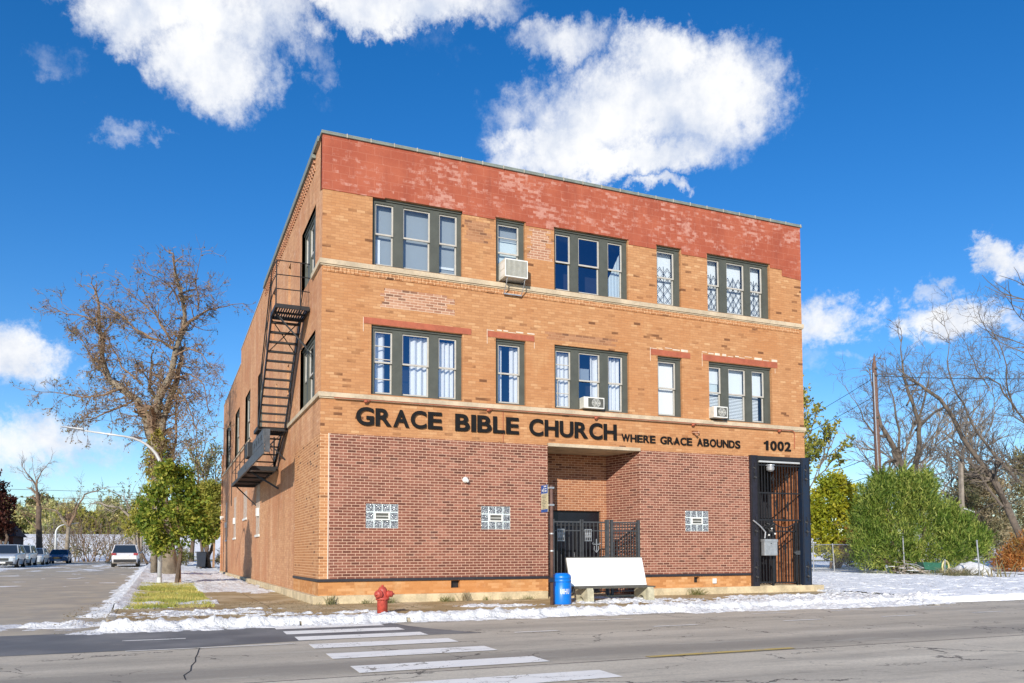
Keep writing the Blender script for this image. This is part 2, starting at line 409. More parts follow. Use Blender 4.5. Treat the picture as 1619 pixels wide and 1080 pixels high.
def slab_mat(name, a, b, wet, joint=None, wetk=.5):
    t = NT(name); p = t.xyz(t.pos()); n = t.noise(.7, None, 6, .6); g = t.noise(50, None, 5, .7)
    c = t.mix(t.step(n, .35, .68), a, b)
    c = t.mix(t.math('MULTIPLY', t.step(t.noise(1.1, None, 5), .42, .6), wetk), c, wet)
    c = t.mix(t.math('MULTIPLY', t.step(g, .5, .75), .35), c, tuple(x*.5 for x in a))
    if joint:
        jx = t.math('LESS_THAN', t.math('ABSOLUTE', t.math('SUBTRACT', t.math('MODULO', t.math('ADD', p[0], 300.4), joint), joint/2)), .012)
        jy = t.math('LESS_THAN', t.math('ABSOLUTE', t.math('SUBTRACT', t.math('MODULO', t.math('ADD', p[1], 300.2), joint), joint/2)), .012)
        c = t.mix(t.math('MULTIPLY', t.math('MAXIMUM', jx, jy), .7), c, (.07,.055,.035))
    t.bsdf(c, t.math('ADD', .5, t.math('MULTIPLY', n, .5)), 0, t.bump(g, .3, .006), .4); MT[name] = t.mat
slab_mat('sidewalk', (.42,.31,.16), (.54,.43,.27), (.27,.175,.065), 1.5, .65)
slab_mat('side_asphalt', (.40,.335,.24), (.49,.42,.31), (.29,.26,.225))
slab_mat('asphalt_patch', (.15,.148,.145), (.23,.222,.21), (.11,.108,.108))
slab_mat('kerb', (.36,.31,.23), (.45,.40,.31), (.22,.18,.12))
slab_mat('dirt_grass', (.30,.26,.10), (.38,.34,.14), (.20,.20,.07))
slab_mat('yellow_turf', (.56,.46,.14), (.64,.53,.18), (.36,.34,.10))
def line_mat(name, c, wear):
    t = NT(name); n = t.noise(3.5, None, 7, .7); g = t.noise(60, None, 4, .7)
    k = t.step(t.math('ADD', t.math('MULTIPLY', n, .6), t.math('MULTIPLY', g, .4)), wear-.05, wear+.06)
    vo = t.n('ShaderNodeTexVoronoi', feature='DISTANCE_TO_EDGE'); vo.inputs['Scale'].default_value = 2.2
    wv = t.n('ShaderNodeVectorMath', operation='ADD'); t.lk(t.pos(), wv.inputs[0]); t.lk(t.vscale(t.noise(3, None, 4, .6, out=1), (.5,.5,0)), wv.inputs[1]); t.lk(wv.outputs[0], vo.inputs['Vector'])
    cr = t.math('MULTIPLY', t.math('LESS_THAN', vo.outputs['Distance'], .014), t.step(t.noise(1.2), .5, .58))
    k = t.math('MAXIMUM', k, cr)
    gr = t.noise(1.0, t.vscale(t.pos(), (1.2,5,1)), 6, .7); c = t.mix(t.math('MULTIPLY', t.step(gr, .45, .7), .3), c, tuple(x*.6 for x in c))
    t.bsdf(t.mix(k, c, (.34,.31,.26)), .7, 0, t.bump(g, .3, .004), .3); MT[name] = t.mat
line_mat('line_white', (.90,.87,.80), .60); line_mat('line_faint', (.82,.80,.74), .57); line_mat('line_yellow', (.58,.43,.13), .54)
# ---------------------------------------------------------------- levels of the ground
def rise(y): return .0115 * clamp(y - 4, 0, 48)
def Hroad(x, y): return -.05 + (rise(y) if x < -4.2 else rise(y))
def Hwalk(x, y):
    b = .06 + .07 * clamp((y + 3.4) / 3.4)
    bl = lerp(.25, 1.0, clamp((-1.0 - x) / 3.0))
    if x < 16: bl = lerp(bl, 1.0, smooth(35, 52, y) * (1 - smooth(6, 16, x)))
    return b + rise(y) * bl
def sheet(name, mat, xs, ys, H, dz=0.0, label=None):
    m = M(); vs = [(x, y, H(x, y) + dz) for y in ys for x in xs]; n = len(xs)
    fs = [(j*n+i, j*n+i+1, (j+1)*n+i+1, (j+1)*n+i) for j in range(len(ys)-1) for i in range(n-1)]
    m.add(vs, fs); return setting(name, m, mat, label)
def rangef(a, b, n): return [a + (b-a)*i/n for i in range(n+1)]

m = M().quad((-900,-900,-.35),(900,-900,-.35),(900,900,-.35),(-900,900,-.35)); setting('ground', m, MT['dirt_grass'])
sheet('main_road', MT['road'], [-300,-100,-40,-14.8,-4.2,15,60,300], [-22,-15,-10,-3.55], lambda x, y: -.05)
sheet('side_street', MT['side_asphalt'], [-14.8,-10,-4.2], [-3.55,0,4,10,20,30,40,52,70,98], Hroad)
sheet('cross_street_end', MT['side_asphalt'], [-300,-14.8,-4.2,0], [98.01,106], Hroad)
sheet('far_pavement', MT['sidewalk'], [-300,300], [-27,-22], lambda x, y: .08)
FX = [-4.2,-3.2,-2.2,-1.1,0,2,5,9,14.9]
sheet('sidewalk', MT['sidewalk'], FX, [-3.4,-2.2,-1.1,0], Hwalk)
sheet('sidewalk', MT['sidewalk'], [-2.2,-1.1,0], [0,1,2,4,8,14,20,27,34,40,52,70,97], Hwalk)
sheet('parkway_grass', MT['yellow_turf'], [-4.2,-3.2,-2.2], [0,1,2,4,8,14,20,27,34,40,52,70,97], Hwalk)
sheet('vacant_lot', MT['dirt_grass'], [14.9,20,30,45,80,300], [-3.4,0,4,10,20,34,52,110], Hwalk)
sheet('back_lot', MT['dirt_grass'], [0,4,9,14.9], [0,4,20,34,40,52,70,110], Hwalk)
sheet('left_verge', MT['dirt_grass'], [-300,-60,-30,-14.8], [-3.4,0,4,20,40,52,70,98], lambda x, y: Hroad(x, y)+.12)
# kerbs: one continuous granite edge, rounded at the corner
def kerb_path():
    pts = [(300,-3.475),(60,-3.475),(15,-3.475),(6,-3.475),(-2.6,-3.475)]
    for k in range(1,7):
        a = R(90*k/7); pts.append((-2.6-1.6*math.sin(a), -3.475+1.6-1.6*math.cos(a)))
    pts += [(-4.2,-1.7),(-4.2,4),(-4.2,12),(-4.2,25),(-4.2,40),(-4.2,52),(-4.2,97)]
    return pts
kp = kerb_path(); m = M(); vs = []
for i, (x, y) in enumerate(kp):
    a = Vector(kp[max(i-1,0)]); b = Vector(kp[min(i+1,len(kp)-1)]); d = (b-a).normalized(); nrm = Vector((-d.y, d.x))
    p = Vector((x, y)); top = Hwalk(x, max(y,-3.4)) + .008
    for s_, z in ((.08, top-.25),(.08, top-.012),(.055, top),(-.08, top),(-.08, top-.2)):
        q = p + nrm*s_; vs.append((q.x, q.y, z))
fs = [(i*5+k, i*5+k+1, (i+1)*5+k+1, (i+1)*5+k) for i in range(len(kp)-1) for k in range(4)]
m.add(vs, fs); setting('kerb', m, MT['kerb'])

# road patches and markings (sheets 4 mm apart)
def patch(name, mat, poly, z): m = M(); m.add([(x,y,z) for x,y in poly],[tuple(range(len(poly)))]); return setting(name, m, mat)
patch('asphalt_patch', MT['asphalt_patch'], [(-60,-6.9),(-10,-6.75),(-5.2,-6.7),(-2.9,-6.66),(-1.5,-6.4),(.3,-6.25),(1.6,-6.35),(1.1,-5.3),(.85,-4.5),(.7,-3.56),(-60,-3.56)], -.046)
YC = [-3.98,-5.0,-6.05,-7.25,-8.5,-9.85,-11.3,-12.8]; XL = [-1.46,-1.42,-1.38,-1.35,-1.33,-1.29,-1.24,-1.2]; XR = [.47,.58,.68,.78,.90,1.04,1.2,1.3]
m = M()
for yc, xl, xr in zip(YC, XL, XR):
    m.add([(xl, yc-.30, -.042),(xr, yc-.28, -.042),(xr+.02, yc+.28, -.042),(xl+.02, yc+.30, -.042)], [(0,1,2,3)])
setting('crosswalk_marking', m, MT['line_white'])
m = M()
def dash(m, x0, x1, y, w=.10, z=-.042): m.add([(x0,y-w/2,z),(x1,y-w/2,z),(x1,y+w/2,z),(x0,y+w/2,z)],[(0,1,2,3)])
for k, x in enumerate((4.8,7.75,10.3,12.95,15.7,18.6,21.5,24.5)): dash(m, x, x+.95, -6.58 - .01*k)
for x in (4.4,8.4,10.6,13.4,17.0): dash(m, x, x+1.0, -4.85)
for x in (-3.8,-3.0): pass
dash(m, -3.85, -2.95, -5.27); dash(m, 22,23,-5.9); dash(m, 30,31,-5.9)
setting('lane_marking', m, MT['line_faint'])
m = M(); dash(m, 2.1, 2.9, -6.55, .09); dash(m, -3.75, -1.5, -6.78, .07); setting('worn_lane_marking', m, MT['line_white'])
m = M(); dash(m, 2.35, 4.7, -10.24, .13); dash(m, 22, 60, -10.15, .12); dash(m, -60,-8,-10.24,.12); setting('yellow_centre_marking', m, MT['line_yellow'])

m = M(); cr = [(-2.80,-6.70),(-2.83,-7.05),(-2.86,-7.5),(-2.90,-7.9),(-2.91,-8.3),(-2.97,-8.7),(-2.99,-9.15),(-3.07,-9.5),(-3.06,-9.85)]
for a, b in zip(cr, cr[1:]):
    m.add([(a[0]-.005,a[1],-.0455),(a[0]+.006,a[1],-.0455),(b[0]+.006,b[1],-.0455),(b[0]-.005,b[1],-.0455)],[(0,1,2,3)])
setting('road_crack', m, MT['tyre'])
# ---------------------------------------------------------------- snow lying in patches: real relief, sinks under the ground where it has melted
def snow_sheet(name, xs, ys, cover, H, mat='snow'):
    n = len(xs); vs = []; t = []
    for y in ys:
        for x in xs:
            c = cover(x, y); t.append(c); vs.append((x, y, H(x, y) + (c if c > 0 else max(c, -.05))))
    fs = []
    for j in range(len(ys)-1):
        for i in range(n-1):
            q = (j*n+i, j*n+i+1, (j+1)*n+i+1, (j+1)*n+i)
            if max(t[k] for k in q) > -.004: fs.append(q)
    used = sorted({k for f in fs for k in f}); mp = {k: i for i, k in enumerate(used)}
    m = M().add([vs[k] for k in used], [tuple(mp[k] for k in f) for f in fs])
    return setting(name, m, MT[mat], None, True, 'structure')
def gauss(x, c, w): return math.exp(-((x-c)/w)**2)
def lump(x, y): return .5 + .5*fbm(x*5.5, y*7, 3.1, 3)
def Hfront(x, y):
    if y < -3.62: return -.05 + .004
    if y < -3.4: return lerp(-.046, Hwalk(x, -3.4)+.012, clamp((y+3.62)/.05))
    return Hwalk(x, y)
def cov_street(x, y):
    n = fbm(x*.5, y*.9, 11, 4); n2 = fbm(x*2.2, y*4.2, 5, 4)
    a = gauss(y, -1.9 + .35*fbm(x*.25,0,0,2), .75)*.05*(1.0 + 1.1*n + 1.3*n2) - .026 + .008*n2
    return a
def cov_front(x, y):
    n = fbm(x*.8, y*2.4, .5, 4); n2 = fbm(x*3.2, y*7, 7.7, 4); L_ = lump(x, y)
    edge = -3.42 + .14*fbm(x*.7, 0, 2, 3) + .12*fbm(x*2.6, 5, 2, 3)
    wid = .40 + .10*fbm(x*.5, 9, 0, 2) + .10*smooth(1.0,-2.5, x)
    bank = gauss(y, edge, wid)*(.088 + .07*n2) - .034
    if x > 8: bank = gauss(y, -3.3+.1*n, .5)*(.12+.05*n2) - .040
    c = bank
    # patches on the pavement
    def blob(cx, cy, rx, ry, k=.055): return k*(1.15 - ((x-cx)/rx)**2 - ((y-cy)/ry)**2 + .9*n + .35*n2) - .012
    c = max(c, blob(3.7,-1.9,1.0,.42), blob(6.9,-1.75,1.5,.6), blob(-2.6,-1.6,1.9,.85), blob(-.9,-2.35,1.0,.25), blob(.4,-2.3,.8,.28), blob(-3.4,.4,.9,.6), blob(-1.5,-.9,.8,.14), blob(6.9,-.5,1.0,.35,.04))
    if x > 7.4: c = max(c, .05*(-.12 + 1.3*n + .9*n2 + .55*smooth(8,13,x) - 1.6*smooth(-1.6,-.5,y) + .8*smooth(-1.9,-3.2,y)))
    if x > 14.4: c = max(c, (.05 + .03*n)*smooth(14.4,14.9,x+.2*n))
    c = min(c, .15)
    c -= .10*smooth(-.45,-.2,y)*(1 if 0 < x < 14.7 else 0)
    if y < -3.95: c -= .06*smooth(-3.95,-4.3,y) + .02
    if x < 1.0: c -= .06*smooth(-.1,.4,n2+.6*n)*smooth(-3.4,-3.0,y)
    h_ = fbm(x*6,y*9,13,4); c -= (.020 + .030*smooth(-3.6,-2.6,y))*smooth(-.15,.35,h_)
    if c > 0: c = c*(.20 + 1.3*L_) + .020*max(0,fbm(x*14,y*18,4,2))*smooth(0,.03,c) + .002
    if x < -3.9: c = lerp(c, cov_street(x,y), smooth(-3.9,-5.25,x)*(y < .0))
    if y > -.2 and x < .2: c = lerp(c, cov_left(x, y), smooth(-.2,.55,y))
    return c
FRONT_H = lambda x, y: (Hfront(x,y) if y < -2.2 else Hwalk(x,y)+.010*(x < -4.0)) if x > -4.28 else (Hroad(x,y)+.004 if y > -3.6 else -.046)
LEFT_H = lambda x, y: Hwalk(x,y)+.010*(x < -4.0) if x > -4.28 else Hroad(x,y)+.004
def cov_left(x, y):
    n = fbm(x*1.1, y*.55, 1.5, 4); n2 = fbm(x*3.0, y*1.8, 4.7, 3); L_ = .5+.5*fbm(x*3, y*2.5, 2.2, 3)
    kerbband = gauss(x, -4.33+.10*n, .36+.12*n2+.12*smooth(5,0,y))*.12 - .03 + .02*n2
    park = .045*(-.7 + 1.9*smooth(8.5, 12.5, y) + 1.9*gauss(y,1.75,.45) + .5*smooth(.6,-.2,y) + 1.0*n + .6*n2) if -4.3 < x < -2.1 else -.1
    if -4.2 < x < -2.2 and 9 < y < 15: park -= .035*(.5+n)
    walk = .05*(-.9 + 2.3*smooth(5.6 - 2.5*(x+2.2)/2.2, 9.0, y + 1.1*n) + .7*n + .5*n2) if -2.3 < x < .2 else -.1
    if 12.0 < y < 14.5 or 24 < y < 27: walk -= .035*(.9+1.5*n)
    c = max(kerbband, park, walk)
    if x > -.35 and y < 33.9: c -= .06
    c -= .028*smooth(.0,.4,fbm(x*3.5,y*2.6,33,4))
    if c > 0: c = c*(.6+.8*L_)
    return c
snow_sheet('snow', rangef(-5.4,15.6,525), rangef(-4.4,.6,110), cov_front, FRONT_H)
snow_sheet('snow', rangef(-5.4,.3,95), rangef(.6,62,520), cov_left, LEFT_H)
snow_sheet('snow', rangef(-26,-4.2,300), rangef(-4.2,.8,90), cov_street, lambda x, y: (Hroad(x,y)+.004 if y>-3.5 else -.042))
def cov_street2(x, y):
    n = fbm(x*.35, y*.25, 21, 4); n2 = fbm(x*1.2, y*.9, 5, 4)
    s_ = .03*(-.85 + 1.0*n + .9*n2 + .45*smooth(34,44,y) + .9*smooth(-11.6,-13.2,x))
    return s_
snow_sheet('snow', rangef(-14.7,-4.6,90), rangef(16,66,220), cov_street2, lambda x, y: Hroad(x,y)+.004)
def cov_lot(x, y):
    n = fbm(x*.5, y*.7, 31, 4); n2 = fbm(x*2.2, y*3.2, 8, 3)
    c = .055 + .035*n + .02*n2 - .085*smooth(.22,.5,fbm(x*1.3,y*2.9,77,4)+.15*n2)
    if y < -3.7: c -= .07
    if x > 31: c -= .03*smooth(.1,.5,n)
    return c
snow_sheet('snow', rangef(14.95,36,260), rangef(-3.85,20,265), cov_lot, lambda x, y: Hfront(x, y), 'snow_clean')
snow_sheet('snow', rangef(36,140,70), rangef(-3.6,60,60), lambda x, y: .065+.04*fbm(x*.2,y*.3,3,3), lambda x, y: Hwalk(x, y), 'snow_clean')
snow_sheet('snow', rangef(-60,-14.9,60), rangef(0,96,70), lambda x, y: .04+.06*fbm(x*.3,y*.2,3,3), lambda x, y: Hroad(x, y)+.13)
snow_sheet('snow', rangef(.1,14.8,20), rangef(36,60,30), lambda x, y: .04+.05*fbm(x*.4,y*.3,3,3), lambda x, y: Hwalk(x, y))
# snow covered embankment beyond the street end, and beyond the lot on the right
def bank(name, x0, x1, y0, y1, h, nx, ny):
    m = M(); xs = rangef(x0,x1,nx); vs = []
    prof = [(0,0),(.12,.1),(.35,.45),(.6,.85),(.75,1),(1,1)]
    for t, k in prof:
        for x in xs: vs.append((x, lerp(y0,y1,t)+1.2*fbm(x*.05,t*3,0,2), .4 + h*k + .12*fbm(x*.12,t*2,5,3)*(k>0)))
    n = len(xs)
    m.add(vs, [(j*n+i, j*n+i+1, (j+1)*n+i+1, (j+1)*n+i) for j in range(len(prof)-1) for i in range(n-1)])
    return setting(name, m, MT['snow'], None, True)
bank('embankment', -220, 60, 108, 134, 4.3, 80, 6)
def lane_bank():
    m = M(); m.box(70,260,66,69,.3,3.2); return m
b = lane_bank()
# ================================================================ THE BUILDING
B = thing('church_building', 'three storey orange brick corner building with red painted parapet and black church lettering', 'building', (0,0,0))
W, D, ZT = 14.48, 34.6, 11.25

def skin(m, plane, u0, u1, z0, z1, holes, off=0.0, depth=.14, reveal=True):
    """wall face in plane y=off ('F') or x=off ('L'), with rectangular holes and their reveals"""
    def P(u, d, z): return (u, off+d, z) if plane == 'F' else (off+d, u, z)
    us = sorted({u0,u1,*[h[0] for h in holes],*[h[1] for h in holes]}); zs = sorted({z0,z1,*[h[2] for h in holes],*[h[3] for h in holes]})
    us = [u for u in us if u0 <= u <= u1]; zs = [z for z in zs if z0 <= z <= z1]
    for i in range(len(us)-1):
        for j in range(len(zs)-1):
            uc = (us[i]+us[i+1])/2; zc = (zs[j]+zs[j+1])/2
            if any(h[0] < uc < h[1] and h[2] < zc < h[3] for h in holes): continue
            m.quad(P(us[i],0,zs[j]), P(us[i+1],0,zs[j]), P(us[i+1],0,zs[j+1]), P(us[i],0,zs[j+1]))
    if reveal:
        for h in holes:
            if len(h) > 4 and h[4] == 0: continue
            a,b,c,d = h[:4]
            for q in (((a,c),(a,d)),((b,d),(b,c)),((a,d),(b,d)),((b,c),(a,c))):
                (p,r),(s_,t_) = q; m.quad(P(p,0,r),P(s_,0,t_),P(s_,depth,t_),P(p,depth,r))
    return m

Z3A, Z3B, Z2A, Z2B = 8.26, 9.95, 5.10, 6.79
F3 = [(1.20,3.50),(4.42,5.24),(6.09,8.36),(9.29,10.10),(11.01,13.28)]
F2 = [(1.19,3.51),(4.41,5.25),(6.08,8.35),(9.28,10.09),(11.01,13.28)]
RX0, RX1, RZ0, RZ1 = 5.85, 8.65, .14, 4.06       # recessed porch
BX0, BX1 = 12.55, 14.28                            # gated stair bay
holes = [(a,b,Z3A,Z3B) for a,b in F3] + [(a,b,Z2A,Z2B) for a,b in F2]
big = [(.21,12.36,.65,4.10,0),(RX0,RX1,.12,.66,0),(RX0,RX1,4.0,4.16,0),(12.36,W,.12,4.12,0)]
m = skin(M(), 'F', 0, W, .655, 9.92, holes+big); part('front_wall', m, MT['orange_brick'], B)
# lower plinth of painted brick, front and side corner
part('plinth', skin(M(),'F',RX1,12.36,.30,.66,[(10.38,10.57,.45,.61)],-.012,.2), MT['plinth_brick'], B)
m = M(); skin(m,'F',-.012,RX0,.30,.66,[(3.21,3.44,.44,.62)],-.012,.2); skin(m,'L',-.012,3.9,.30,.66,[],-.012)
m.quad((RX0,-.012,.3),(RX0,1.3,.3),(RX0,1.3,.66),(RX0,-.012,.66))
part('plinth', m, MT['plinth_brick'], B)
part('vent_grille', M().box(3.22,3.43,.10,.16,.43,.63), MT['iron_black'], B); part('vent_grille', M().box(10.39,10.56,.10,.16,.44,.62), MT['iron_black'], B)
part('junction_box', M().box(11.0,11.12,-.05,-.012,.42,.56), MT['white_plastic'], B)
# red brick veneer with its edges
VZ0, VZ1 = .68, 4.10
gb = [(1.08,1.87,1.89,2.47),(4.0,4.79,1.89,2.47),(10.11,10.90,1.89,2.47)]
m = skin(M(),'F',.21,12.36,VZ0,VZ1,gb+[(RX0,RX1,VZ0,4.06,0)],-.022,.10)
m.quad((.21,0,VZ0),(.21,-.022,VZ0),(.21,-.022,VZ1),(.21,0,VZ1)); m.quad((12.36,0,VZ0),(12.36,-.022,VZ0),(12.36,-.022,VZ1),(12.36,0,VZ1)); m.quad((.21,0,VZ1),(.21,-.022,VZ1),(12.36,-.022,VZ1),(12.36,0,VZ1))
part('brick_veneer', m, MT['veneer_brick'], B)
part('pointing_strip', M().box(.188,.21,-.030,0,VZ0,VZ1), MT['white_mortar'], B)
m = M().quad((0,-.004,.66),(.188,-.004,.66),(.188,-.004,4.10),(0,-.004,4.10)).quad((-.004,0,.66),(-.004,0,4.10),(-.004,3.88,4.10),(-.004,3.88,.66)).quad((-.004,-.004,.66),(0,-.004,.66),(0,-.004,4.1),(-.004,-.004,4.1))
part('corner_brickwork', m, MT['tan_brick'], B)
part('drip_strip', M().box(-.035,RX0-.002,-.05,-.0125,.635,.70).box(RX1+.002,12.34,-.05,-.0125,.635,.70).box(-.035,-.0125,-.0125,3.9,.635,.70), MT['black_band'], B)
# concrete foundation
m = M().box(-.14,RX0-.05,-.13,.0,-.1,.315).box(RX1+.05,15.0,-.13,.0,-.1,.315).box(-.14,-.002,.0,D,-.1,.315).box(W+.002,15.0,0,2,-.1,.315)
part('foundation', m, MT['concrete_base'], B, bevel=.015)
# porch: side jambs, splayed right wall, back wall with door, soffit
Yb = 1.3; XB = 8.34
part('porch_side_wall', M().quad((RX0,-.022,.14),(RX0,Yb,.14),(RX0,Yb,4.06),(RX0,-.022,4.06)), MT['veneer_brick'], B)
part('porch_side_wall', M().quad((RX1,-.022,.14),(XB,Yb,.14),(XB,Yb,4.06),(RX1,-.022,4.06)), MT['veneer_brick'], B); m2 = skin(M(),'F',RX0,XB,.14,4.06,[(6.62,8.15,.14,2.48)],Yb,.15)
part('porch_back_wall', m2, MT['recess_brick'], B)
part('porch_soffit', M().box(RX0,RX1-.02,.02,Yb,4.062,4.10), MT['concrete_base'], B)
part('canopy_slab', M().box(RX0+.01,RX1+.0,-.075,.16,4.065,4.155), MT['limestone'], B, bevel=.01)
part('porch_step', M().box(RX0+.01,RX1-.01,-.11,Yb,-.1,.16), MT['concrete_base'], B)
dr = part('entrance_door', M().box(6.64,7.37,1.42,1.47,.16,2.05).box(7.40,8.13,1.42,1.47,.16,2.05).box(6.62,8.15,1.40,1.44,2.09,2.46), MT['door_black'], B)
part('door_frame', M().box(6.62,6.66,1.38,1.5,.16,2.48).box(8.11,8.15,1.38,1.5,.16,2.48).box(6.66,8.11,1.385,1.5,2.04,2.10).box(6.66,8.11,1.385,1.5,2.44,2.48).box(7.36,7.41,1.385,1.5,.16,2.04), MT['iron_black'], dr)
part('handle', M().tube([(7.32,1.41,1.1),(7.32,1.35,1.12),(7.32,1.35,1.3),(7.32,1.41,1.32)],.012), MT['galvanised'], dr)
# stair bay: side walls, back, ceiling
m = M(); Yc = 1.32
m.quad((BX0-.18,0,.12),(BX0-.18,Yc,.12),(BX0-.18,Yc,4.12),(BX0-.18,0,4.12)); m.quad((BX1,0,.12),(BX1,Yc,.12),(BX1,Yc,4.12),(BX1,0,4.12)); m.quad((BX1,0,.12),(W,0,.12),(W,0,4.12),(BX1,0,4.12))
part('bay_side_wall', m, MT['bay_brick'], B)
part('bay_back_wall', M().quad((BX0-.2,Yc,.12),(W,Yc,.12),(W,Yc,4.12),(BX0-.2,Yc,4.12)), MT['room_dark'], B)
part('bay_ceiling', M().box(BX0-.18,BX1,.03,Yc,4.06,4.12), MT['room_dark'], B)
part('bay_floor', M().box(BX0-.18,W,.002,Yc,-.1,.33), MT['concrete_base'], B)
bd = part('inner_door', M().box(12.75,13.7,1.25,1.30,.33,2.5), MT['door_brown'], B); part('handle', M().lathe([(.02,0),(.03,.03),(.0,.05)],(13.6,1.25,1.4),(0,-1,0),8), MT['galvanised'], bd)
# red parapet, proud of the brick by 1 cm, lower edge stepped
def parapet_poly():
    return [(-.012,9.92),(.7,9.92),(1.5,9.93),(1.5,9.955),(3.5,9.955),(3.5,9.88),(4.40,9.88),(4.40,9.955),(5.26,9.955),(5.26,9.86),(6.07,9.86),(6.07,9.955),(8.38,9.955),(8.38,9.82),(9.27,9.82),(9.27,9.955),(10.12,9.955),(10.12,9.80),(10.99,9.80),(10.99,9.955),(13.30,9.955),(13.30,9.84),(13.75,9.84),(13.75,9.65),(W+.004,9.60),(W+.004,ZT),(-.012,ZT)]
part('parapet', M().prism(parapet_poly(), -.014, .10), MT['parapet'], B)
part('parapet_backing', M().box(0,W,.10,.30,9.97,ZT), MT['painted_brick'], B)
part('parapet_coping', M().box(-.05,W+.05,-.055,.34,ZT,ZT+.05).box(-.045,W+.045,-.045,.32,ZT+.052,ZT+.085), MT['coping_grey'], B, bevel=.008)
for k in range(25): part('coping_joint', M().box(.55+k*.58,.57+k*.58,-.062,.345,ZT-.004,ZT+.09), MT['coping_tile'], B)

# stone belts
BU0, BU1, BL0, BL1 = 8.115, 8.235, 4.955, 5.065
def belt(z0, z1, yl): 
    m = M().box(-.06,W+.03,-.06,.0,z0,z1).box(-.06,0,0,yl,z0,z1).box(-.035,W+.02,-.035,.0,z0-.035,z0); return m
part('stone_belt', belt(BU0,BU1,1.25), MT['limestone'], B, bevel=.006); part('stone_belt', belt(BL0,BL1,5.2), MT['limestone'], B, bevel=.006)
part('sill_band', M().box(-.05,0,16.6,D,6.12,6.22), MT['limestone'], B)
m = M()
for k in range(155):
    x = .03 + k*.0925
    m.box(x, x+.082, -.012-.004*((k*7)%3), 0, BU0-.17, BU0-.04)
part('soldier_course', m, MT['tan_brick'], B)
def stepped(mat, x0, x1, z0, z1, seed):
    g = random.Random(seed); z = math.ceil(z0/.0677)*.0677; m = M()
    while z < z1 - .01:
        a = x0 + g.choice((0,.05,.1,.15)); b = x1 - g.choice((0,.05,.1,.2)); m.box(a, b, -.0035, .01, z, z+.0677); z += .0677
    part('repaired_brickwork', m, MT[mat], B)
stepped('repair_brick', 1.35, 3.3, 7.18, 7.72, 1); stepped('repair_brick', 5.30, 6.04, 9.0, 9.80, 2); stepped('dark_repair_brick', 5.8, 8.0, 6.86, 7.06, 3); stepped('dark_repair_brick', 3.56, 4.3, 9.2, 9.75, 5)
# painted lintels over the second storey windows, with light repointing round some
for (a,b,z0,z1) in ((1.0,3.74,6.80,6.95),(4.19,5.49,6.80,6.95),(9.06,10.37,6.80,6.96),(10.80,13.50,6.80,6.97)):
    part('lintel', M().box(a,b,-.012,.12,z0,z1), MT['lintel_red'], B)
for (a,b,z) in ((4.18,5.5,6.965),(9.05,10.38,6.975),(10.79,13.5,6.985)):
    x = a; m = M()
    while x < b-.12:
        w = rng.uniform(.12,.32); m.box(x, min(x+w,b), -.004, .0, z+rng.choice((0,0,.05)), z+.012+rng.choice((0,.0,.05))+.004); x += w + rng.uniform(0,.12)
    m.box(a-.012,a,-.004,0,6.62,z+.03); part('repointing', m, MT['white_mortar'], B)
for (a,z0,z1) in ((1.0,6.6,6.95),(5.5,6.62,6.78),(13.42,6.64,6.78)): part('repointing', M().box(a-.012,a,-.004,0,z0,z1), MT['white_mortar'], B)

# ---- side wall (faces -x), higher front block and lower rear block
YS = 22.3
SW = [(.93,3.12,8.28,9.93),(.82,3.16,5.10,6.75),(12.5,14.2,5.9,8.30),(17.3,19.6,6.22,8.42),(22.7,25.3,6.22,8.55),(28.3,31.8,6.22,8.70)]
NS = [(5.25,5.75,8.0,9.9),(8.9,9.7,8.6,10.3),(8.1,8.4,5.45,6.85),(5.4,5.75,5.45,6.9)]
door = (32.6,34.2,.32,3.4)
m = skin(M(),'L',0,YS,.2,ZT,SW+NS+[(0,3.88,.66,4.10,0)]); skin(m,'L',YS,D,.2,10.55,SW+[door])
m.quad((0,YS,10.55),(W,YS,10.55),(W,YS,ZT),(0,YS,ZT)); m.quad((0,D,0),(W,D,0),(W,D,10.55),(0,D,10.55)); m.quad((W,0,.2),(W,YS,.2),(W,YS,ZT),(W,0,ZT)); m.quad((W,YS,.2),(W,D,.2),(W,D,10.55),(W,YS,10.55))
part('side_wall', m, MT['painted_brick'], B)
m = M(); m.box(.2,W-.2,.3,YS,ZT-.6,ZT-.5).box(.2,W-.2,YS,D,9.9,10.0).box(.002,.22,.3,YS-.01,ZT-.6,ZT-.004).box(.002,.22,YS+.01,D-.002,9.9,10.546).box(W-.22,W-.002,.3,YS-.01,ZT-.6,ZT-.004)
part('roof', m, MT['roof_tar'], B)
m = M().box(-.045,.24,.34,11.9,ZT,ZT+.10).box(-.02,.24,11.9,YS,ZT,ZT+.05).box(-.02,.24,YS,D,10.55,10.60); part('side_coping', m, MT['coping_tile'], B)
part('gutter_trim', M().box(-.075,-.046,.34,11.9,ZT-.02,ZT+.11).box(-.10,-.005,1.0,11.9,ZT-.13,ZT-.04), MT['coping_grey'], B)
# corbelled brick frieze below the side coping: dog-tooth bricks
m = M()
for r_ in range(3):
    y = 1.05 + .1*(r_ % 2)
    while y < 11.8:
        m.box(-.055+.012*r_, 0, y, y+.1, ZT-.24-.1*r_, ZT-.17-.1*r_); y += .2
part('corbel_frieze', m, MT['recess_brick'], B)
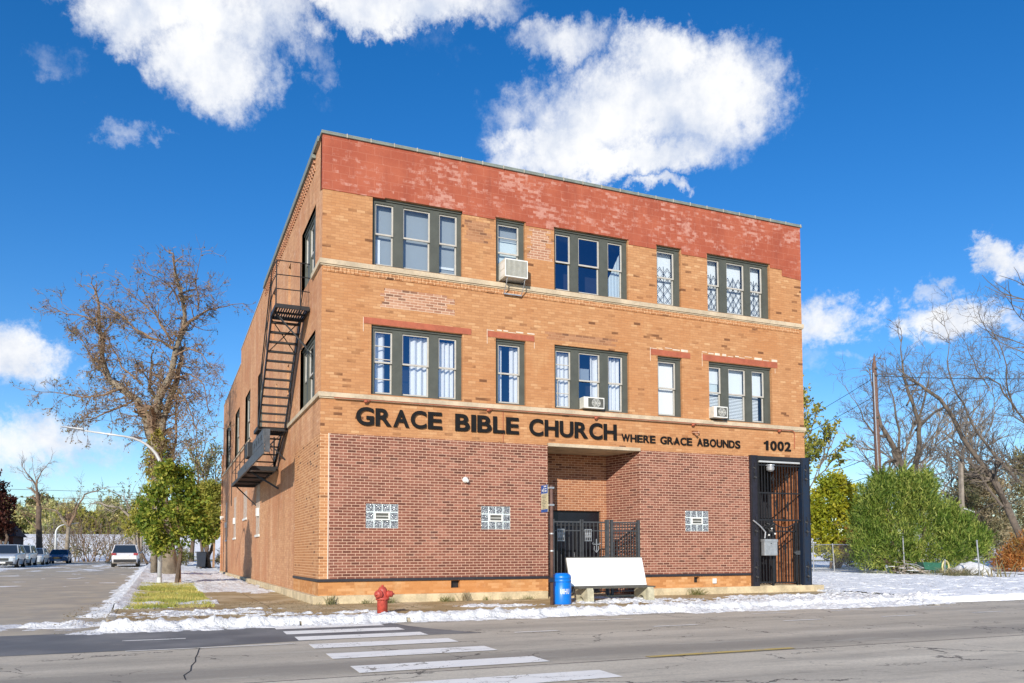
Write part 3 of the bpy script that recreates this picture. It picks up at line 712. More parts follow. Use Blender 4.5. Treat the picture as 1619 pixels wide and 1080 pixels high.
# boarded tall openings of the ground floor
for (a,b,z0,z1) in ((12.6,14.4,2.05,3.95),(17.8,19.95,2.9,4.1),(23.6,25.5,2.15,4.2),(30.0,31.4,2.15,4.3)):
    o = part('boarded_opening', M().box(-.006,.02,a+.25,b-.25,z0,z1), MT['board_pale'], B)
    part('sill', M().box(-.05,.0,a+.2,b-.2,z0-.09,z0), MT['white_plastic'], o)
for (y,z) in ((13.3,2.75),(24.6,2.85),(30.6,2.85)):
    part('vent_hood', M().box(-.09,0,y-.2,y+.2,z,z+.3), MT['white_plastic'], B)
sd = part('side_door', M().box(.05,.10,32.65,34.15,.33,3.3), MT['door_brown'], B); part('handle', M().lathe([(.03,0),(.04,.04),(.0,.06)],(.05,32.9,1.4),(-1,0,0),8), MT['galvanised'], sd)
# dark partition inside, so windows look into a room and not through the shell
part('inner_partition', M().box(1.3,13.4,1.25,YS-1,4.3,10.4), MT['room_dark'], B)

# ---- windows
def make_window(plane, u0, u1, z0, z1, bays, head=.12, off=.0, sashes=True, label=None):
    """bays: list of (u0,u1) glass bays. returns frame part, and per bay callbacks"""
    def bx(m, a, b, d0, d1, c, d): return m.box(a,b,off+d0,off+d1,c,d) if plane == 'F' else m.box(off+d0,off+d1,a,b,c,d)
    fr = M(); d0, d1 = .085, .20
    edges = [u0] + [e for b in bays for e in b] + [u1]
    for i in range(0, len(edges), 2): bx(fr, edges[i]+(.0 if i else 0), edges[i+1], d0, d1, z0, z1)
    for a, b in bays: bx(fr, a, b, d0, d1, z1-head, z1); bx(fr, a, b, d0+.01, d1, z0, z0+.045)
    bx(fr, u0, u1, d0-.03, d0-.001, z1-.055, z1)     # brick mould along the head
    w = part('window', fr, MT['frame_olive'], B, label=label)
    zm = (z0+.045 + z1-head)/2 + .01
    for a, b in bays:
        s_ = M(); t = .035
        za, zb = z0+.045, z1-head
        bx(s_,a,a+t,d0+.035,d0+.07,zm-.02,zb); bx(s_,b-t,b,d0+.035,d0+.07,zm-.02,zb); bx(s_,a+t,b-t,d0+.035,d0+.07,zb-t,zb); bx(s_,a+t,b-t,d0+.03,d0+.07,zm-.022,zm+.018)
        bx(s_,a,a+t,d0+.075,d0+.11,za,zm-.002); bx(s_,b-t,b,d0+.075,d0+.11,za,zm-.002); bx(s_,a+t,b-t,d0+.075,d0+.11,za,za+t+.01)
        part('sash', s_, MT['sash_beige'], w)
    return w, zm
def glass(w, plane, a, b, z0, z1, zm, off=0.0, mat='glass_blue'):
    m = M(); t = .03
    for (d, c, e) in ((.14, zm, z1-.12-.03),(.175, z0+.08, zm-.02)):
        if plane == 'F': m.quad((a+t,off+d,c),(b-t,off+d,c),(b-t,off+d,e),(a+t,off+d,e))
        else: m.quad((off+d,a+t,c),(off+d,b-t,c),(off+d,b-t,e),(off+d,a+t,e))
    part('pane', m, MT[mat], w)
def curtain(w, a, b, z0, z1, y=.27, folds=9, amp=.022, mat='curtain_white', slant=None):
    m = M(); n = max(8, int((b-a)*70)); vs = []
    ph = rng.uniform(0,6)
    for i in range(n+1):
        u = lerp(a,b,i/n); d = amp*math.sin(ph + folds*2*math.pi*(u-a)/.55 + 1.1*math.sin(9*u)) + .006*math.sin(60*u)
        zb = z0 if slant is None else lerp(slant[0], slant[1], i/n)
        zt = z1
        if slant is not None: zb, zt = z0, lerp(slant[0], slant[1], i/n)
        vs += [(u, y+d, zb),(u, y+d, zt)]
    m.add(vs, [(2*i,2*i+2,2*i+3,2*i+1) for i in range(n)]); part('curtain', m, MT[mat], w, smooth_=True)
def shade(w, a, b, z0, z1, y=.235, mat='shade_pale'): part('shade', M().box(a,b,y,y+.006,z0,z1), MT[mat], w)
def blinds(w, a, b, z0, z1, y=.25, vertical=False, mat='shade_white'):
    m = M()
    if vertical:
        x = a
        while x < b-.02: m.add([(x,y+.012,z0),(x+.066,y-.012,z0),(x+.066,y-.012,z1),(x,y+.012,z1)],[(0,1,2,3)]); x += .074
    else:
        z = z0
        while z < z1-.02: m.add([(a,y-.014,z),(b,y-.014,z),(b,y+.010,z+.036),(a,y+.010,z+.036)],[(0,1,2,3)]); z += .043
    part('blinds', m, MT[mat], w)
def lattice(w, a, b, z0, z1, y=.205):
    """diamond security grille, ragged top"""
    m = M(); n = max(2, round((b-a)/.21)); dx = (b-a)/n; dz = .30
    def ln(p, q): m.bar((p[0],y,p[1]),(q[0],y,q[1]),.013,.010)
    rows = int((z1-z0)/dz)
    for i in range(n):
        for j in range(rows):
            x = a + i*dx; z = z0 + j*dz
            ln((x,z),(x+dx,z+dz)); ln((x+dx,z),(x,z+dz))
        x = a + i*dx; z = z0+rows*dz; ln((x,z),(x+dx/2,z+dz*.55)); ln((x+dx,z),(x+dx/2,z+dz*.55))
    m.bar((a,y,z0),(b,y,z0),.014,.012); m.bar(((a+b)/2,y,z0),((a+b)/2,y,z0+rows*dz+.2),.012,.010)
    part('security_grille', m, MT['iron_black'], w)

def tri(u0, u1, z0, z1, bays, **k): return make_window('F', u0, u1, z0, z1, bays, **k)
# third storey
bW1 = [(1.28,1.74),(1.98,2.68),(2.91,3.39)]
w, zm = tri(1.20,3.50,Z3A,Z3B,bW1)
for a,b in bW1: glass(w,'F',a,b,Z3A,Z3B,zm,mat='glass_grey')
for i,(a,b) in enumerate(bW1): shade(w,a,b,Z3A+.03,Z3B,.26,'shade_grey')
shade(w,1.31,1.45,Z3A+.06,8.98,.24,'shade_white'); shade(w,2.95,3.36,8.47,8.53,.24,'shade_white')
w, zm = tri(4.42,5.24,Z3A,Z3B,[(4.50,5.10)]); glass(w,'F',4.50,5.10,Z3A,Z3B,zm,mat='glass_grey'); shade(w,4.5,5.1,8.85,9.45,.24,'shade_pale'); shade(w,4.5,5.1,9.45,Z3B,.26,'shade_grey'); part('muntin', M().box(4.5,5.1,.11,.13,9.47,9.49), MT['sash_beige'], w)
bW3 = [(6.16,6.61),(6.85,7.50),(7.76,8.22)]
w, zm = tri(6.09,8.36,Z3A,Z3B,bW3)
for a,b in bW3: glass(w,'F',a,b,Z3A,Z3B,zm)
curtain(w,7.80,8.22,Z3A+.05,9.5,.26,2,.01,'shade_pale',slant=(8.72,9.58))
w, zm = tri(9.29,10.10,Z3A,Z3B,[(9.35,9.93)]); glass(w,'F',9.35,9.93,Z3A,Z3B,zm,mat='glass_grey'); shade(w,9.35,9.93,Z3A+.03,Z3B,.27,'shade_white'); lattice(w,9.39,9.90,Z3A+.08,9.45)
bW5 = [(11.07,11.50),(11.76,12.40),(12.62,13.07)]
w, zm = tri(11.01,13.28,Z3A,Z3B,bW5)
for a,b in bW5: glass(w,'F',a,b,Z3A,Z3B,zm,mat='glass_grey'); shade(w,a,b,Z3A+.03,Z3B,.27,'shade_white'); lattice(w,a+.03,b-.03,Z3A+.08,9.3)
# second storey
bV1 = [(1.28,1.73),(1.97,2.66),(2.90,3.38)]
w, zm = tri(1.19,3.51,Z2A,Z2B,bV1)
for a,b in bV1: glass(w,'F',a,b,Z2A,Z2B,zm)
part('muntin', M().box(1.31,1.70,.115,.135,6.30,6.32).box(1.31,1.70,.15,.17,5.50,5.52).box(1.31,1.70,.115,.135,5.98,6.0), MT['sash_beige'], w)
curtain(w,1.34,1.58,Z2A+.05,6.65,folds=3); curtain(w,2.20,2.66,Z2A+.05,6.64,folds=4,amp=.03); curtain(w,2.90,3.38,Z2A+.05,6.6,folds=5,amp=.03)
w, zm = tri(4.41,5.25,Z2A,Z2B,[(4.50,5.12)]); glass(w,'F',4.50,5.12,Z2A,Z2B,zm); curtain(w,4.5,4.68,Z2A+.05,6.64,folds=2); curtain(w,4.90,5.12,Z2A+.05,6.64,folds=3)
bV3 = [(6.15,6.60),(6.84,7.49),(7.74,8.20)]
w, zm = tri(6.08,8.35,Z2A,Z2B,bV3)
for a,b in bV3: glass(w,'F',a,b,Z2A,Z2B,zm)
part('muntin', M().box(6.18,6.57,.115,.135,6.28,6.3).box(6.18,6.57,.15,.17,5.52,5.54).box(6.24,6.255,.15,.17,5.15,5.9), MT['sash_beige'], w)
curtain(w,6.15,6.60,Z2A+.05,6.64,folds=4,amp=.015); curtain(w,7.27,7.49,Z2A+.05,6.64,folds=3,amp=.03); curtain(w,7.74,8.20,Z2A+.05,6.64,folds=5,amp=.03); shade(w,6.9,7.25,5.95,6.28,.27,'shade_grey')
w, zm = tri(9.28,10.09,Z2A,Z2B,[(9.34,9.93)]); glass(w,'F',9.34,9.93,Z2A,Z2B,zm,mat='glass_grey'); blinds(w,9.34,9.93,Z2A+.05,Z2B-.1,vertical=True,mat='curtain_white')
bV5 = [(11.07,11.50),(11.76,12.38),(12.61,13.07)]
w, zm = tri(11.01,13.28,Z2A,Z2B,bV5)
for a,b in bV5: glass(w,'F',a,b,Z2A,Z2B,zm,mat='glass_grey')
shade(w,11.07,11.5,6.2,6.7,.25,'shade_white'); shade(w,11.07,11.5,5.92,6.2,.27,'shade_pale'); blinds(w,11.07,11.5,5.15,5.92); shade(w,11.76,12.38,5.95,6.7,.25,'shade_white'); blinds(w,11.76,12.38,5.15,5.95); shade(w,12.61,13.07,5.97,6.7,.26,'shade_white'); blinds(w,12.61,12.95,5.15,5.95)
# side wall windows
for k,(a,b,z0,z1) in enumerate(SW):
    n = 3 if k < 2 else 1
    if n == 3: bays = [(a+.08,a+.55),(a+.78,b-.78),(b-.55,b-.08)]
    else: bays = [(a+.15,b-.15)]
    w, zm = make_window('L', a, b, z0, z1, bays)
    for c,d in bays:
        glass(w,'L',c,d,z0,z1,zm,mat='glass_grey')
        if k == 0: part('shade', M().box(.24,.25,c,d,z0+.03,z1), MT['shade_pale'], w)
for (a,b,z0,z1) in NS:
    part('narrow_window', M().box(.08,.12,a,b,z0,z1), MT['frame_olive'], B)
# glass block windows, each with a small vent
for (a,b,z0,z1) in gb:
    g = part('glass_block_window', M().box(a,b,-.006,.10,z0,z1), MT['shade_pale'], B)
    dx = (b-a)/4; dz = (z1-z0)/3; m = M()
    for i in range(4):
        for j in range(3):
            if j == 1 and i in (1,2): continue
            m.box(a+i*dx+.012,a+(i+1)*dx-.012,-.016,.0,z0+j*dz+.012,z0+(j+1)*dz-.012)
    part('glass_block', m, MT['glass_block'], g, bevel=.008)
    part('vent', M().box(a+dx+.01,a+3*dx-.01,-.03,-.007,z0+dz+.0,z0+dz+.03).box(a+dx+.01,a+3*dx-.01,-.03,-.007,z0+2*dz-.03,z0+2*dz).box(a+dx+.01,a+dx+.045,-.03,-.007,z0+dz+.03,z0+2*dz-.03).box(a+3*dx-.045,a+3*dx-.01,-.03,-.007,z0+dz+.03,z0+2*dz-.03).box(a+dx+.045,a+3*dx-.045,-.018,-.008,z0+dz+.085,z0+dz+.10), MT['white_plastic'], g)
    part('vent_pane', M().box(a+dx+.045,a+3*dx-.045,-.014,-.007,z0+dz+.03,z0+2*dz-.03), MT['ac_dark'], g)

# ---- lettering, one raised letter at a time
ADV = {'A':.722,'B':.722,'C':.722,'D':.722,'E':.667,'G':.778,'H':.722,'I':.278,'L':.611,'N':.722,'O':.778,'R':.722,'S':.667,'U':.722,'W':.944,'1':.5,'0':.556,'2':.556}
def letter_mesh(ch):
    cu = bpy.data.curves.new('t','FONT'); cu.body = ch; cu.size = 1; cu.offset = .025; cu.extrude = .05; cu.resolution_u = 6
    o = bpy.data.objects.new('t', cu); col.objects.link(o); bpy.context.view_layer.update()
    dg = bpy.context.evaluated_depsgraph_get(); me = bpy.data.meshes.new_from_object(o.evaluated_get(dg)); bpy.data.objects.remove(o)
    return me
_L = {}
def word(s_, x0, x1, z0, z1, mat='letter_black', depth=.035):
    tot = sum(ADV[c] for c in s_); gap = .075; k = (x1-x0)/(tot-gap)
    x = x0
    for c in s_:
        if c not in _L:
            _L[c] = letter_mesh(c)
            if c == '1':
                q_ = M(); q_.add([(a_,b_,d_) for d_ in (-.05,.05) for a_,b_ in ((.26,0),(.44,0),(.44,.72),(.30,.72),(.24,.63),(.10,.58),(.10,.47),(.26,.50))],[tuple(range(8))[::-1],tuple(range(8,16))]+[(i,(i+1)%8,(i+1)%8+8,i+8) for i in range(8)]); me_ = bpy.data.meshes.new('one'); me_.from_pydata(q_.v,[],q_.f); _L[c] = me_
        me = _L[c].copy(); v = [p.co for p in me.vertices]
        ax, bx_ = min(p.x for p in v), max(p.x for p in v); ay, by = min(p.y for p in v), max(p.y for p in v)
        w_ = (ADV[c]-gap)*k; w_ *= .80 if c == '1' else 1
        ov = .012 if c in 'GCOS0' else 0
        for p in me.vertices:
            nx = x + (p.co.x-ax)/(bx_-ax)*w_; nz = z0 - ov*(z1-z0)*2 + (p.co.y-ay)/(by-ay)*(z1-z0)*(1+ov*4); ny = -.012 - (p.co.z+.05)/.1*depth
            p.co = (nx, ny, nz)
        me.materials.clear(); me.materials.append(MT[mat])
        o = bpy.data.objects.new('letter', me); col.objects.link(o); o.parent = B
        x += ADV[c]*k 
word('GRACE',.83,2.96,4.34,4.76); word('BIBLE',3.31,5.03,4.335,4.76); word('CHURCH',5.33,7.92,4.335,4.76)
word('WHERE',8.08,9.16,4.315,4.52,depth=.022); word('GRACE',9.32,10.38,4.31,4.52,depth=.022); word('ABOUNDS',10.55,12.06,4.31,4.53,depth=.022)
word('1002',12.92,13.93,4.315,4.59,depth=.026)
# conduit stubs that once fed sign lamps
for x in (1.06,4.19,7.28,10.40,13.48):
    m = M().lathe([(.035,0),(.045,.03),(.045,.07),(.02,.09)],(x,0,4.90),(0,-1,0),10).tube([(x+.12,-.02,4.93),(x+.05,-.05,4.90),(x,-.09,4.89),(x-.06,-.08,4.88)],.014,6)
    part('lamp_stub', m, MT['lintel_red'], B)
part('conduit', M().tube([(x,-.075,4.935) for x in (.3,3,6,9,12,13.9)]+[(14.02,-.06,4.92),(14.07,-.04,4.85),(14.07,-.02,4.4)],.011,6).tube([(4.6,-.02,4.95),(4.6,-.02,4.1)],.008,5), MT['lintel_red'], B)
part('floodlight_bracket', M().box(10.38,10.60,-.09,0,4.66,4.73).bar((10.46,-.05,4.66),(10.52,-.12,4.60),.05), MT['recess_brick'], B)
part('wall_camera', M().lathe([(.075,0),(.075,.04),(.05,.07)],(3.57,-.022,3.11),(0,-1,0),14).lathe([(.04,.05),(.04,.12),(.02,.13)],(3.57,-.022,3.10),(.3,-1,-.2),12), MT['white_plastic'], B)
part('wall_floodlight', M().lathe([(.06,0),(.10,.12),(.11,.2)],(-.0,33.0,3.55),(-1,-.3,-.2),12), MT['white_plastic'], B)
part('gas_pipe', M().tube([(-.05,34.4,.3),(-.05,34.4,7.5)],.04,6), MT['painted_brick'], B)
# ================================================================ window air conditioners
def ac(label, x0, x1, z0, z1, yo, kind):
    t = thing('air_conditioner', label, 'air conditioner', ((x0+x1)/2, yo/2, z0), 0, 'window air conditioners')
    w = .022
    m = M().box(x0,x1,yo+.02,.10,z0,z1); part('case', m, MT['ac_beige'], t, bevel=.008)
    if kind == 'big':
        m = M().box(x0,x0+.03,yo,yo+.02,z0,z1).box(x1-.03,x1,yo,yo+.02,z0,z1).box(x0+.03,x1-.03,yo,yo+.02,z1-.03,z1).box(x0+.03,x1-.03,yo,yo+.02,z0,z0+.03)
        part('frame', m, MT['white_plastic'], t)
        part('coil', M().box(x0+.03,x1-.03,yo+.012,yo+.019,z0+.03,z1-.03), MT['ac_dark'], t)
        m = M(); x = x0+.05
        while x < x1-.04: m.box(x,x+.014,yo-.002,yo+.011,z0+.03,z1-.03); x += .034
        part('grille', m, MT['ac_beige'], t)
        m = M()
        for y in (yo+.08,): m.box(x0-.003,x0-.001,yo+.05,-.02,z0+.06,z0+.2).box(x0-.003,x0-.001,yo+.05,-.02,z0+.24,z0+.4)
        part('side_louvre', m, MT['white_plastic'], t)
        m = M()
        for x in (x0+.08,x1-.06): m.bar((x,yo+.06,z0),(x,yo+.10,z0-.12),.02).bar((x,yo+.10,z0-.12),(x,-.06,z0-.36),.016).bar((x,yo+.05,z0-.015),(x,0,z0-.015),.03)
        m.bar((x0+.08,-.066,z0-.36),(x1-.06,-.066,z0-.36),.03)
        part('bracket', m, MT['galvanised'], t)
    else:
        part('grille', M().box(x0+.22*(x1-x0),x1-.02,yo+.006,yo+.019,z0+.03,z1-.03), MT['ac_dark'], t)
        m = M(); cx, cz = x0+.6*(x1-x0), (z0+z1)/2
        for r_ in (.03,.06,.09,.115):
            pts = [(cx+r_*1.1*math.cos(a/12*2*math.pi), yo+.003, cz+r_*math.sin(a/12*2*math.pi)) for a in range(13)]; m.tube(pts,.005,4)
        for k in range(6): a = k*math.pi/3; m.bar((cx,yo+.004,cz),(cx+.13*math.cos(a),yo+.004,cz+.115*math.sin(a)),.006)
        part('fan_guard', m, MT['white_plastic'], t)
        part('frame', M().box(x0,x0+.2*(x1-x0),yo-.002,yo+.019,z0,z1).box(x0+.2*(x1-x0),x1,yo-.002,yo+.019,z1-.03,z1).box(x0+.2*(x1-x0),x1,yo-.002,yo+.019,z0,z0+.03).box(x1-.02,x1,yo-.002,yo+.019,z0+.03,z1-.03), MT['white_plastic'], t)
    return t
ac('large boxy window air conditioner on brackets in a third storey window', 4.53,5.16,8.31,8.78,-.35,'big')
ac('small white window air conditioner in the middle bay of a second storey triple window', 6.86,7.47,5.13,5.43,-.17,'small')
ac('small square window air conditioner in the second storey window nearest the right corner', 10.99,11.46,5.13,5.45,-.24,'small')

# ================================================================ fire escape
fe = thing('fire_escape', 'black iron fire escape with long stair and lower landing on the side wall', 'fire escape', (0,1.6,2.9))
IB, RP, GS = MT['iron_black'], MT['rusty_plank'], MT['grey_steel']
def platform(y0, y1, z, xo, slat=True):
    m = M().box(xo,-.02,y0,y0+.04,z-.10,z).box(xo,-.02,y1-.04,y1,z-.10,z).box(xo,xo+.04,y0+.04,y1-.04,z-.10,z).box(-.06,-.02,y0+.04,y1-.04,z-.10,z)
    if slat:
        x = xo+.07
        while x < -.09: m.box(x,x+.028,y0+.04,y1-.04,z-.035,z-.01); x += .062
        m.box(xo+.04,-.06,(y0+y1)/2-.02,(y0+y1)/2+.02,z-.09,z-.04)
    return m
p1 = part('landing', platform(1.58,2.72,7.52,-.86), IB, fe)
def rails(pts, hs, posts, r=.013):
    m = M()
    for h in hs: m.tube([(x,y,z+h) for x,y,z in pts], r, 6)
    for x,y,z in posts: m.tube([(x,y,z-.08),(x,y,z+hs[-1])], r*1.15, 6)
    return m
part('railing', rails([(-.02,1.60,7.52),(-.25,1.58,7.52),(-.84,1.60,7.52)],(.38,.74,1.1),[(-.84,1.60,7.52),(-.25,1.58,7.52)]), IB, fe)
part('railing', rails([(-.84,1.60,7.52),(-.86,2.2,7.52),(-.84,2.7,7.52)],(.38,.74,1.1),[(-.84,2.7,7.52)]), IB, fe)
# long flight
A, Bz = (2.55,7.45), (5.35,4.98)
part('stringer', M().bar((-.84,A[0],A[1]),(-.84,Bz[0],Bz[1]),.035,.15), IB, fe); part('stringer', M().bar((-.10,A[0],A[1]),(-.10,Bz[0],Bz[1]),.035,.15), IB, fe)
for k in range(12):
    t_ = (k+.6)/12.2; y = lerp(A[0],Bz[0],t_); z = lerp(A[1],Bz[1],t_)
    part('tread', M().box(-.82,-.12,y-.07,y+.07,z-.015,z+.015).box(-.82,-.12,y-.085,y-.07,z-.03,z+.02), IB, fe)
part('handrail', M().tube([(-.86,A[0]-.0,A[1]+1.0),(-.86,Bz[0],Bz[1]+.9)],.016,6).tube([(-.86,A[0],A[1]+.55),(-.86,Bz[0],Bz[1]+.5)],.012,6).tube([(-.86,3.4,6.75),(-.86,3.4,7.6)],.012,6).tube([(-.86,4.4,5.85),(-.86,4.4,6.7)],.012,6).tube([(-.86,5.35,4.95),(-.86,5.35,5.9)],.014,6), IB, fe)
part('handrail', M().tube([(-.05,A[0],A[1]+.75),(-.05,Bz[0]-.3,Bz[1]+1.0)],.012,6).tube([(-.05,4.6,5.5),(-.05,4.6,6.3),(-.02,4.66,6.4)],.012,6), IB, fe)
part('brace', M().bar((-.82,2.66,7.40),(-.12,3.3,6.7),.018).bar((-.12,2.66,7.40),(-.82,3.3,6.7),.018).bar((-.02,1.9,6.5),(-.8,2.0,7.42),.02), IB, fe)
part('landing', platform(5.35,6.35,4.98,-.88), IB, fe)
# short flight down to the long lower landing
A2, B2 = (6.0,4.85), (7.75,4.10)
part('stringer', M().bar((-.80,A2[0],A2[1]),(-.80,B2[0],B2[1]),.035,.12), IB, fe); part('stringer', M().bar((-.12,A2[0],A2[1]),(-.12,B2[0],B2[1]),.035,.12), IB, fe)
for k in range(4):
    t_ = (k+.5)/4; y = lerp(A2[0],B2[0],t_); z = lerp(A2[1],B2[1],t_); part('tread', M().box(-.78,-.14,y-.07,y+.07,z-.015,z+.015), IB, fe)
part('brace', M().bar((-.12,5.6,4.88),(-.80,7.5,4.15),.016).bar((-.80,5.6,4.88),(-.12,7.5,4.15),.016).bar((-.12,6.0,4.9),(-.12,7.6,4.1),.02), IB, fe)
part('hanger', M().tube([(-.10,5.4,4.9),(-.10,7.6,4.08)],.02,6).tube([(-.14,7.55,5.0),(-.14,7.55,4.1)],.025,6).tube([(-.14,7.55,4.9),(-.3,7.5,4.7),(-.2,7.5,4.55)],.015,6), IB, fe)
m = platform(7.5,14.8,4.05,-.90,False)
part('landing', m, IB, fe)
m = M(); y = 7.6; 
while y < 14.7:
    m.box(-.86+rng.uniform(0,.03),-.07,y,y+.135,4.0+rng.uniform(-.004,.004),4.03); y += .15+(rng.random()<.12)*.06
part('planking', m, RP, fe)
for y in (8.6,10.4,12.2,14.0): part('joist', M().box(-.86,-.06,y,y+.05,3.91,3.98), IB, fe)
part('railing', rails([(-.88,7.5,4.05),(-.88,14.78,4.05)],(.45,.9),[(-.88,y,4.05) for y in (7.5,9.3,11.1,12.9,14.78)]), IB, fe)
part('railing', rails([(-.88,14.78,4.05),(-.05,14.78,4.05)],(.45,.9),[(-.05,14.78,4.05)]), IB, fe)
part('hanging_bar', M().bar((-.88,14.78,4.0),(-.88,14.78,3.2),.03), IB, fe)
# counterweighted drop stair, swung up level, with its grey side plates
part('counterweight_arm', M().box(-.97,-.93,2.9,10.9,3.90,4.18), GS, fe)
part('side_plate', M().box(-.975,-.925,2.9,5.6,4.185,4.55), GS, fe)
part('end_plate', M().box(-.92,-.80,2.86,2.93,3.95,4.55), GS, fe)
m = M()
for k in range(4): m.box(-.985,-.976,3.2+.6*k,3.4+.6*k,4.30,4.43)
part('plate_slot', m, IB, fe)
part('counterweight', M().box(-1.02,-.74,6.9,7.5,4.25,4.72), IB, fe, bevel=.03)
part('pivot', M().lathe([(.06,0),(.06,.9)],(-.98,7.7,4.02),(1,0,0),10).box(-.85,-.1,7.3,7.8,3.9,4.02), IB, fe)
part('strut', M().bar((-.78,8.3,3.95),(0,7.4,3.35),.045), IB, fe); part('strut', M().bar((-.78,14.2,3.95),(0,14.2,3.2),.045), IB, fe)
part('strut', M().bar((-.8,2.1,7.42),(0,2.1,6.6),.035), IB, fe); part('strut', M().bar((-.8,5.9,4.9),(0,5.9,4.1),.035), IB, fe)

# ================================================================ porch gate and stair bay gate
GF = MT['grey_fence']
pg = thing('entrance_fence', 'black iron picket fence and double gate across the recessed church entrance', 'gate', (7.27,-.0,.16))
zt = 2.12; yg = -.05
def pick(m, x0, x1, step, z0=.2, z1=zt, y=yg, w=.018):
    x = x0
    while x < x1: m.box(x-w/2,x+w/2,y-w/2,y+w/2,z0,z1); x += step
    return m
for x in (5.93,7.60,7.72,8.55): part('post', M().box(x-.035,x+.035,yg-.035,yg+.035,.16,zt+.04).box(x-.04,x+.04,yg-.04,yg+.04,zt+.04,zt+.055), GF, pg)
def leaf_gate(x0, x1):
    g = part('gate_leaf', pick(M(), x0+.12, x1-.06, .115, .25, zt-.02).box(x0,x1,yg-.015,yg+.015,zt-.035,zt).box(x0,x1,yg-.015,yg+.015,1.86,1.89).box(x0,x1,yg-.015,yg+.015,.25,.28).box(x0,x0+.035,yg-.02,yg+.02,.2,zt+.05).box(x1-.035,x1,yg-.02,yg+.02,.2,zt+.05), GF, pg)
    return g
g1 = leaf_gate(5.98,6.80); g2 = leaf_gate(6.83,7.56)
def orn_panel(x, g):
    m = M()
    for k in range(4): m.box(x+.06*k,x+.06*k+.014,yg-.035,yg-.02,1.62,1.90)
    m.box(x-.01,x+.2,yg-.04,yg-.02,1.60,1.615).box(x-.01,x+.2,yg-.04,yg-.02,1.90,1.915)
    for k in range(3): m.tube([(x+.06*k+.037+.022*math.cos(a*math.pi/4),yg-.03,1.76+.07*math.sin(a*math.pi/4)) for a in range(9)],.006,4)
    part('scroll_panel', m, MT['galvanised'], g)
orn_panel(6.10,g1); orn_panel(6.90,g2)
m = M(); cx, cz = 7.24, 1.50
m.bar((cx,yg-.03,cz-.2),(cx,yg-.03,cz+.16),.016).bar((cx-.10,yg-.03,cz+.02),(cx+.10,yg-.03,cz+.02),.016)
for sx in (-1,1): m.tube([(cx+sx*.02,yg-.03,cz-.18),(cx+sx*.07,yg-.03,cz-.12),(cx+sx*.06,yg-.03,cz-.03)],.007,5).tube([(cx+sx*.10,yg-.03,cz+.02),(cx+sx*.12,yg-.03,cz+.05),(cx+sx*.09,yg-.03,cz+.06)],.007,5)
part('cross_ornament', m, MT['galvanised'], g2)
part('lock', M().box(7.46,7.57,yg-.05,yg+.03,1.02,1.22).lathe([(.03,0),(.03,.05)],(7.50,yg-.05,1.14),(0,-1,0),8), GF, g2)
m = pick(M(), 7.80, 8.52, .085, .25, zt-.02).box(7.75,8.52,yg-.015,yg+.015,zt-.035,zt).box(7.75,8.52,yg-.015,yg+.015,1.86,1.89).box(7.75,8.52,yg-.015,yg+.015,.25,.28)
part('fence_panel', m, GF, pg)
m = M(); z = .35
while z < zt-.06: m.box(7.76,8.52,yg+.012,yg+.018,z,z+.022); z += .085
part('mesh_bars', m, MT['iron_black'], pg)

sg = thing('security_gate', 'tall black iron security gate between scroll decorated columns at the corner stair bay', 'gate', (13.4,-.05,.33))
def column(x0, x1, mat, xs=None):
    o = part('column', M().box(x0,x1,-.11,.05,.315,4.13), MT[mat], sg, bevel=.006)
    part('column_edge', M().box(x0+.015,x0+.03,-.125,-.11,.35,4.08).box(x1-.03,x1-.015,-.125,-.11,.35,4.08), MT['iron_black'], o)
    cx = (x0+x1)/2
    for zc in (3.62,2.05,.72):
        m = M()
        for s_ in (-1,1):
            for k in (-1,1):
                pts = []
                for a in range(14):
                    th = a/13*2.2*math.pi; r_ = .055*(1-a/18)
                    pts.append((cx+s_*(.045-.03*(a/13))+r_*math.cos(th)*s_*.7-.02*s_, -.125, zc+k*(.13)+k*r_*math.sin(th)))
                m.tube(pts,.009,4)
        m.tube([(cx,-.125,zc-.28),(cx+.03,-.125,zc-.14),(cx-.02,-.125,zc),(cx+.03,-.125,zc+.14),(cx,-.125,zc+.3)],.010,5)
        part('scroll_ornament', m, IB, o)
column(12.36,12.61,'iron_purple'); column(14.24,14.55,'iron_navy')
part('head_beam', M().box(12.611,14.239,-.09,.03,4.0,4.12), IB, sg)
part('strip_light', M().box(12.68,14.20,-.10,-.03,3.93,3.985), MT['lamp_white'], sg, bevel=.01)
yb = -.03
m = M(); x = 12.70
while x < 14.2:
    m.box(x-.011,x+.011,yb-.011,yb+.011,2.22,3.99); x += .108
m.box(12.62,14.23,yb-.02,yb+.02,3.84,3.88).box(12.62,14.23,yb-.02,yb+.02,3.02,3.06).box(12.62,14.23,yb-.02,yb+.02,2.22,2.27)
part('upper_grille', m, IB, sg)
m = M(); x = 12.70
while x < 13.16: m.box(x-.011,x+.011,yb-.011,yb+.011,.36,2.22); x += .108
m.box(12.62,13.16,yb-.02,yb+.02,.40,.44); m.box(13.13,13.18,yb-.03,yb+.03,.33,2.25).box(14.04,14.08,yb-.03,yb+.03,.33,2.25).box(14.14,14.17,yb-.02,yb+.02,.33,2.25)
part('side_grille', m, IB, sg)
m = M(); x = 13.26
def arch(x): return 2.02 + .16*abs((x-13.61)/.43)**1.7
while x < 14.0: m.box(x-.010,x+.010,yb-.010,yb+.010,.38,arch(x)); x += .098
m.tube([(x_,yb,arch(x_)) for x_ in rangef(13.19,14.03,10)],.018,6).box(13.19,14.03,yb-.02,yb+.02,.38,.42).box(13.19,14.03,yb-.02,yb+.02,1.90,1.93).box(13.19,13.225,yb-.02,yb+.02,.38,2.16).box(13.995,14.03,yb-.02,yb+.02,.38,2.16)
gl_ = part('gate_leaf', m, IB, sg)
m = M()
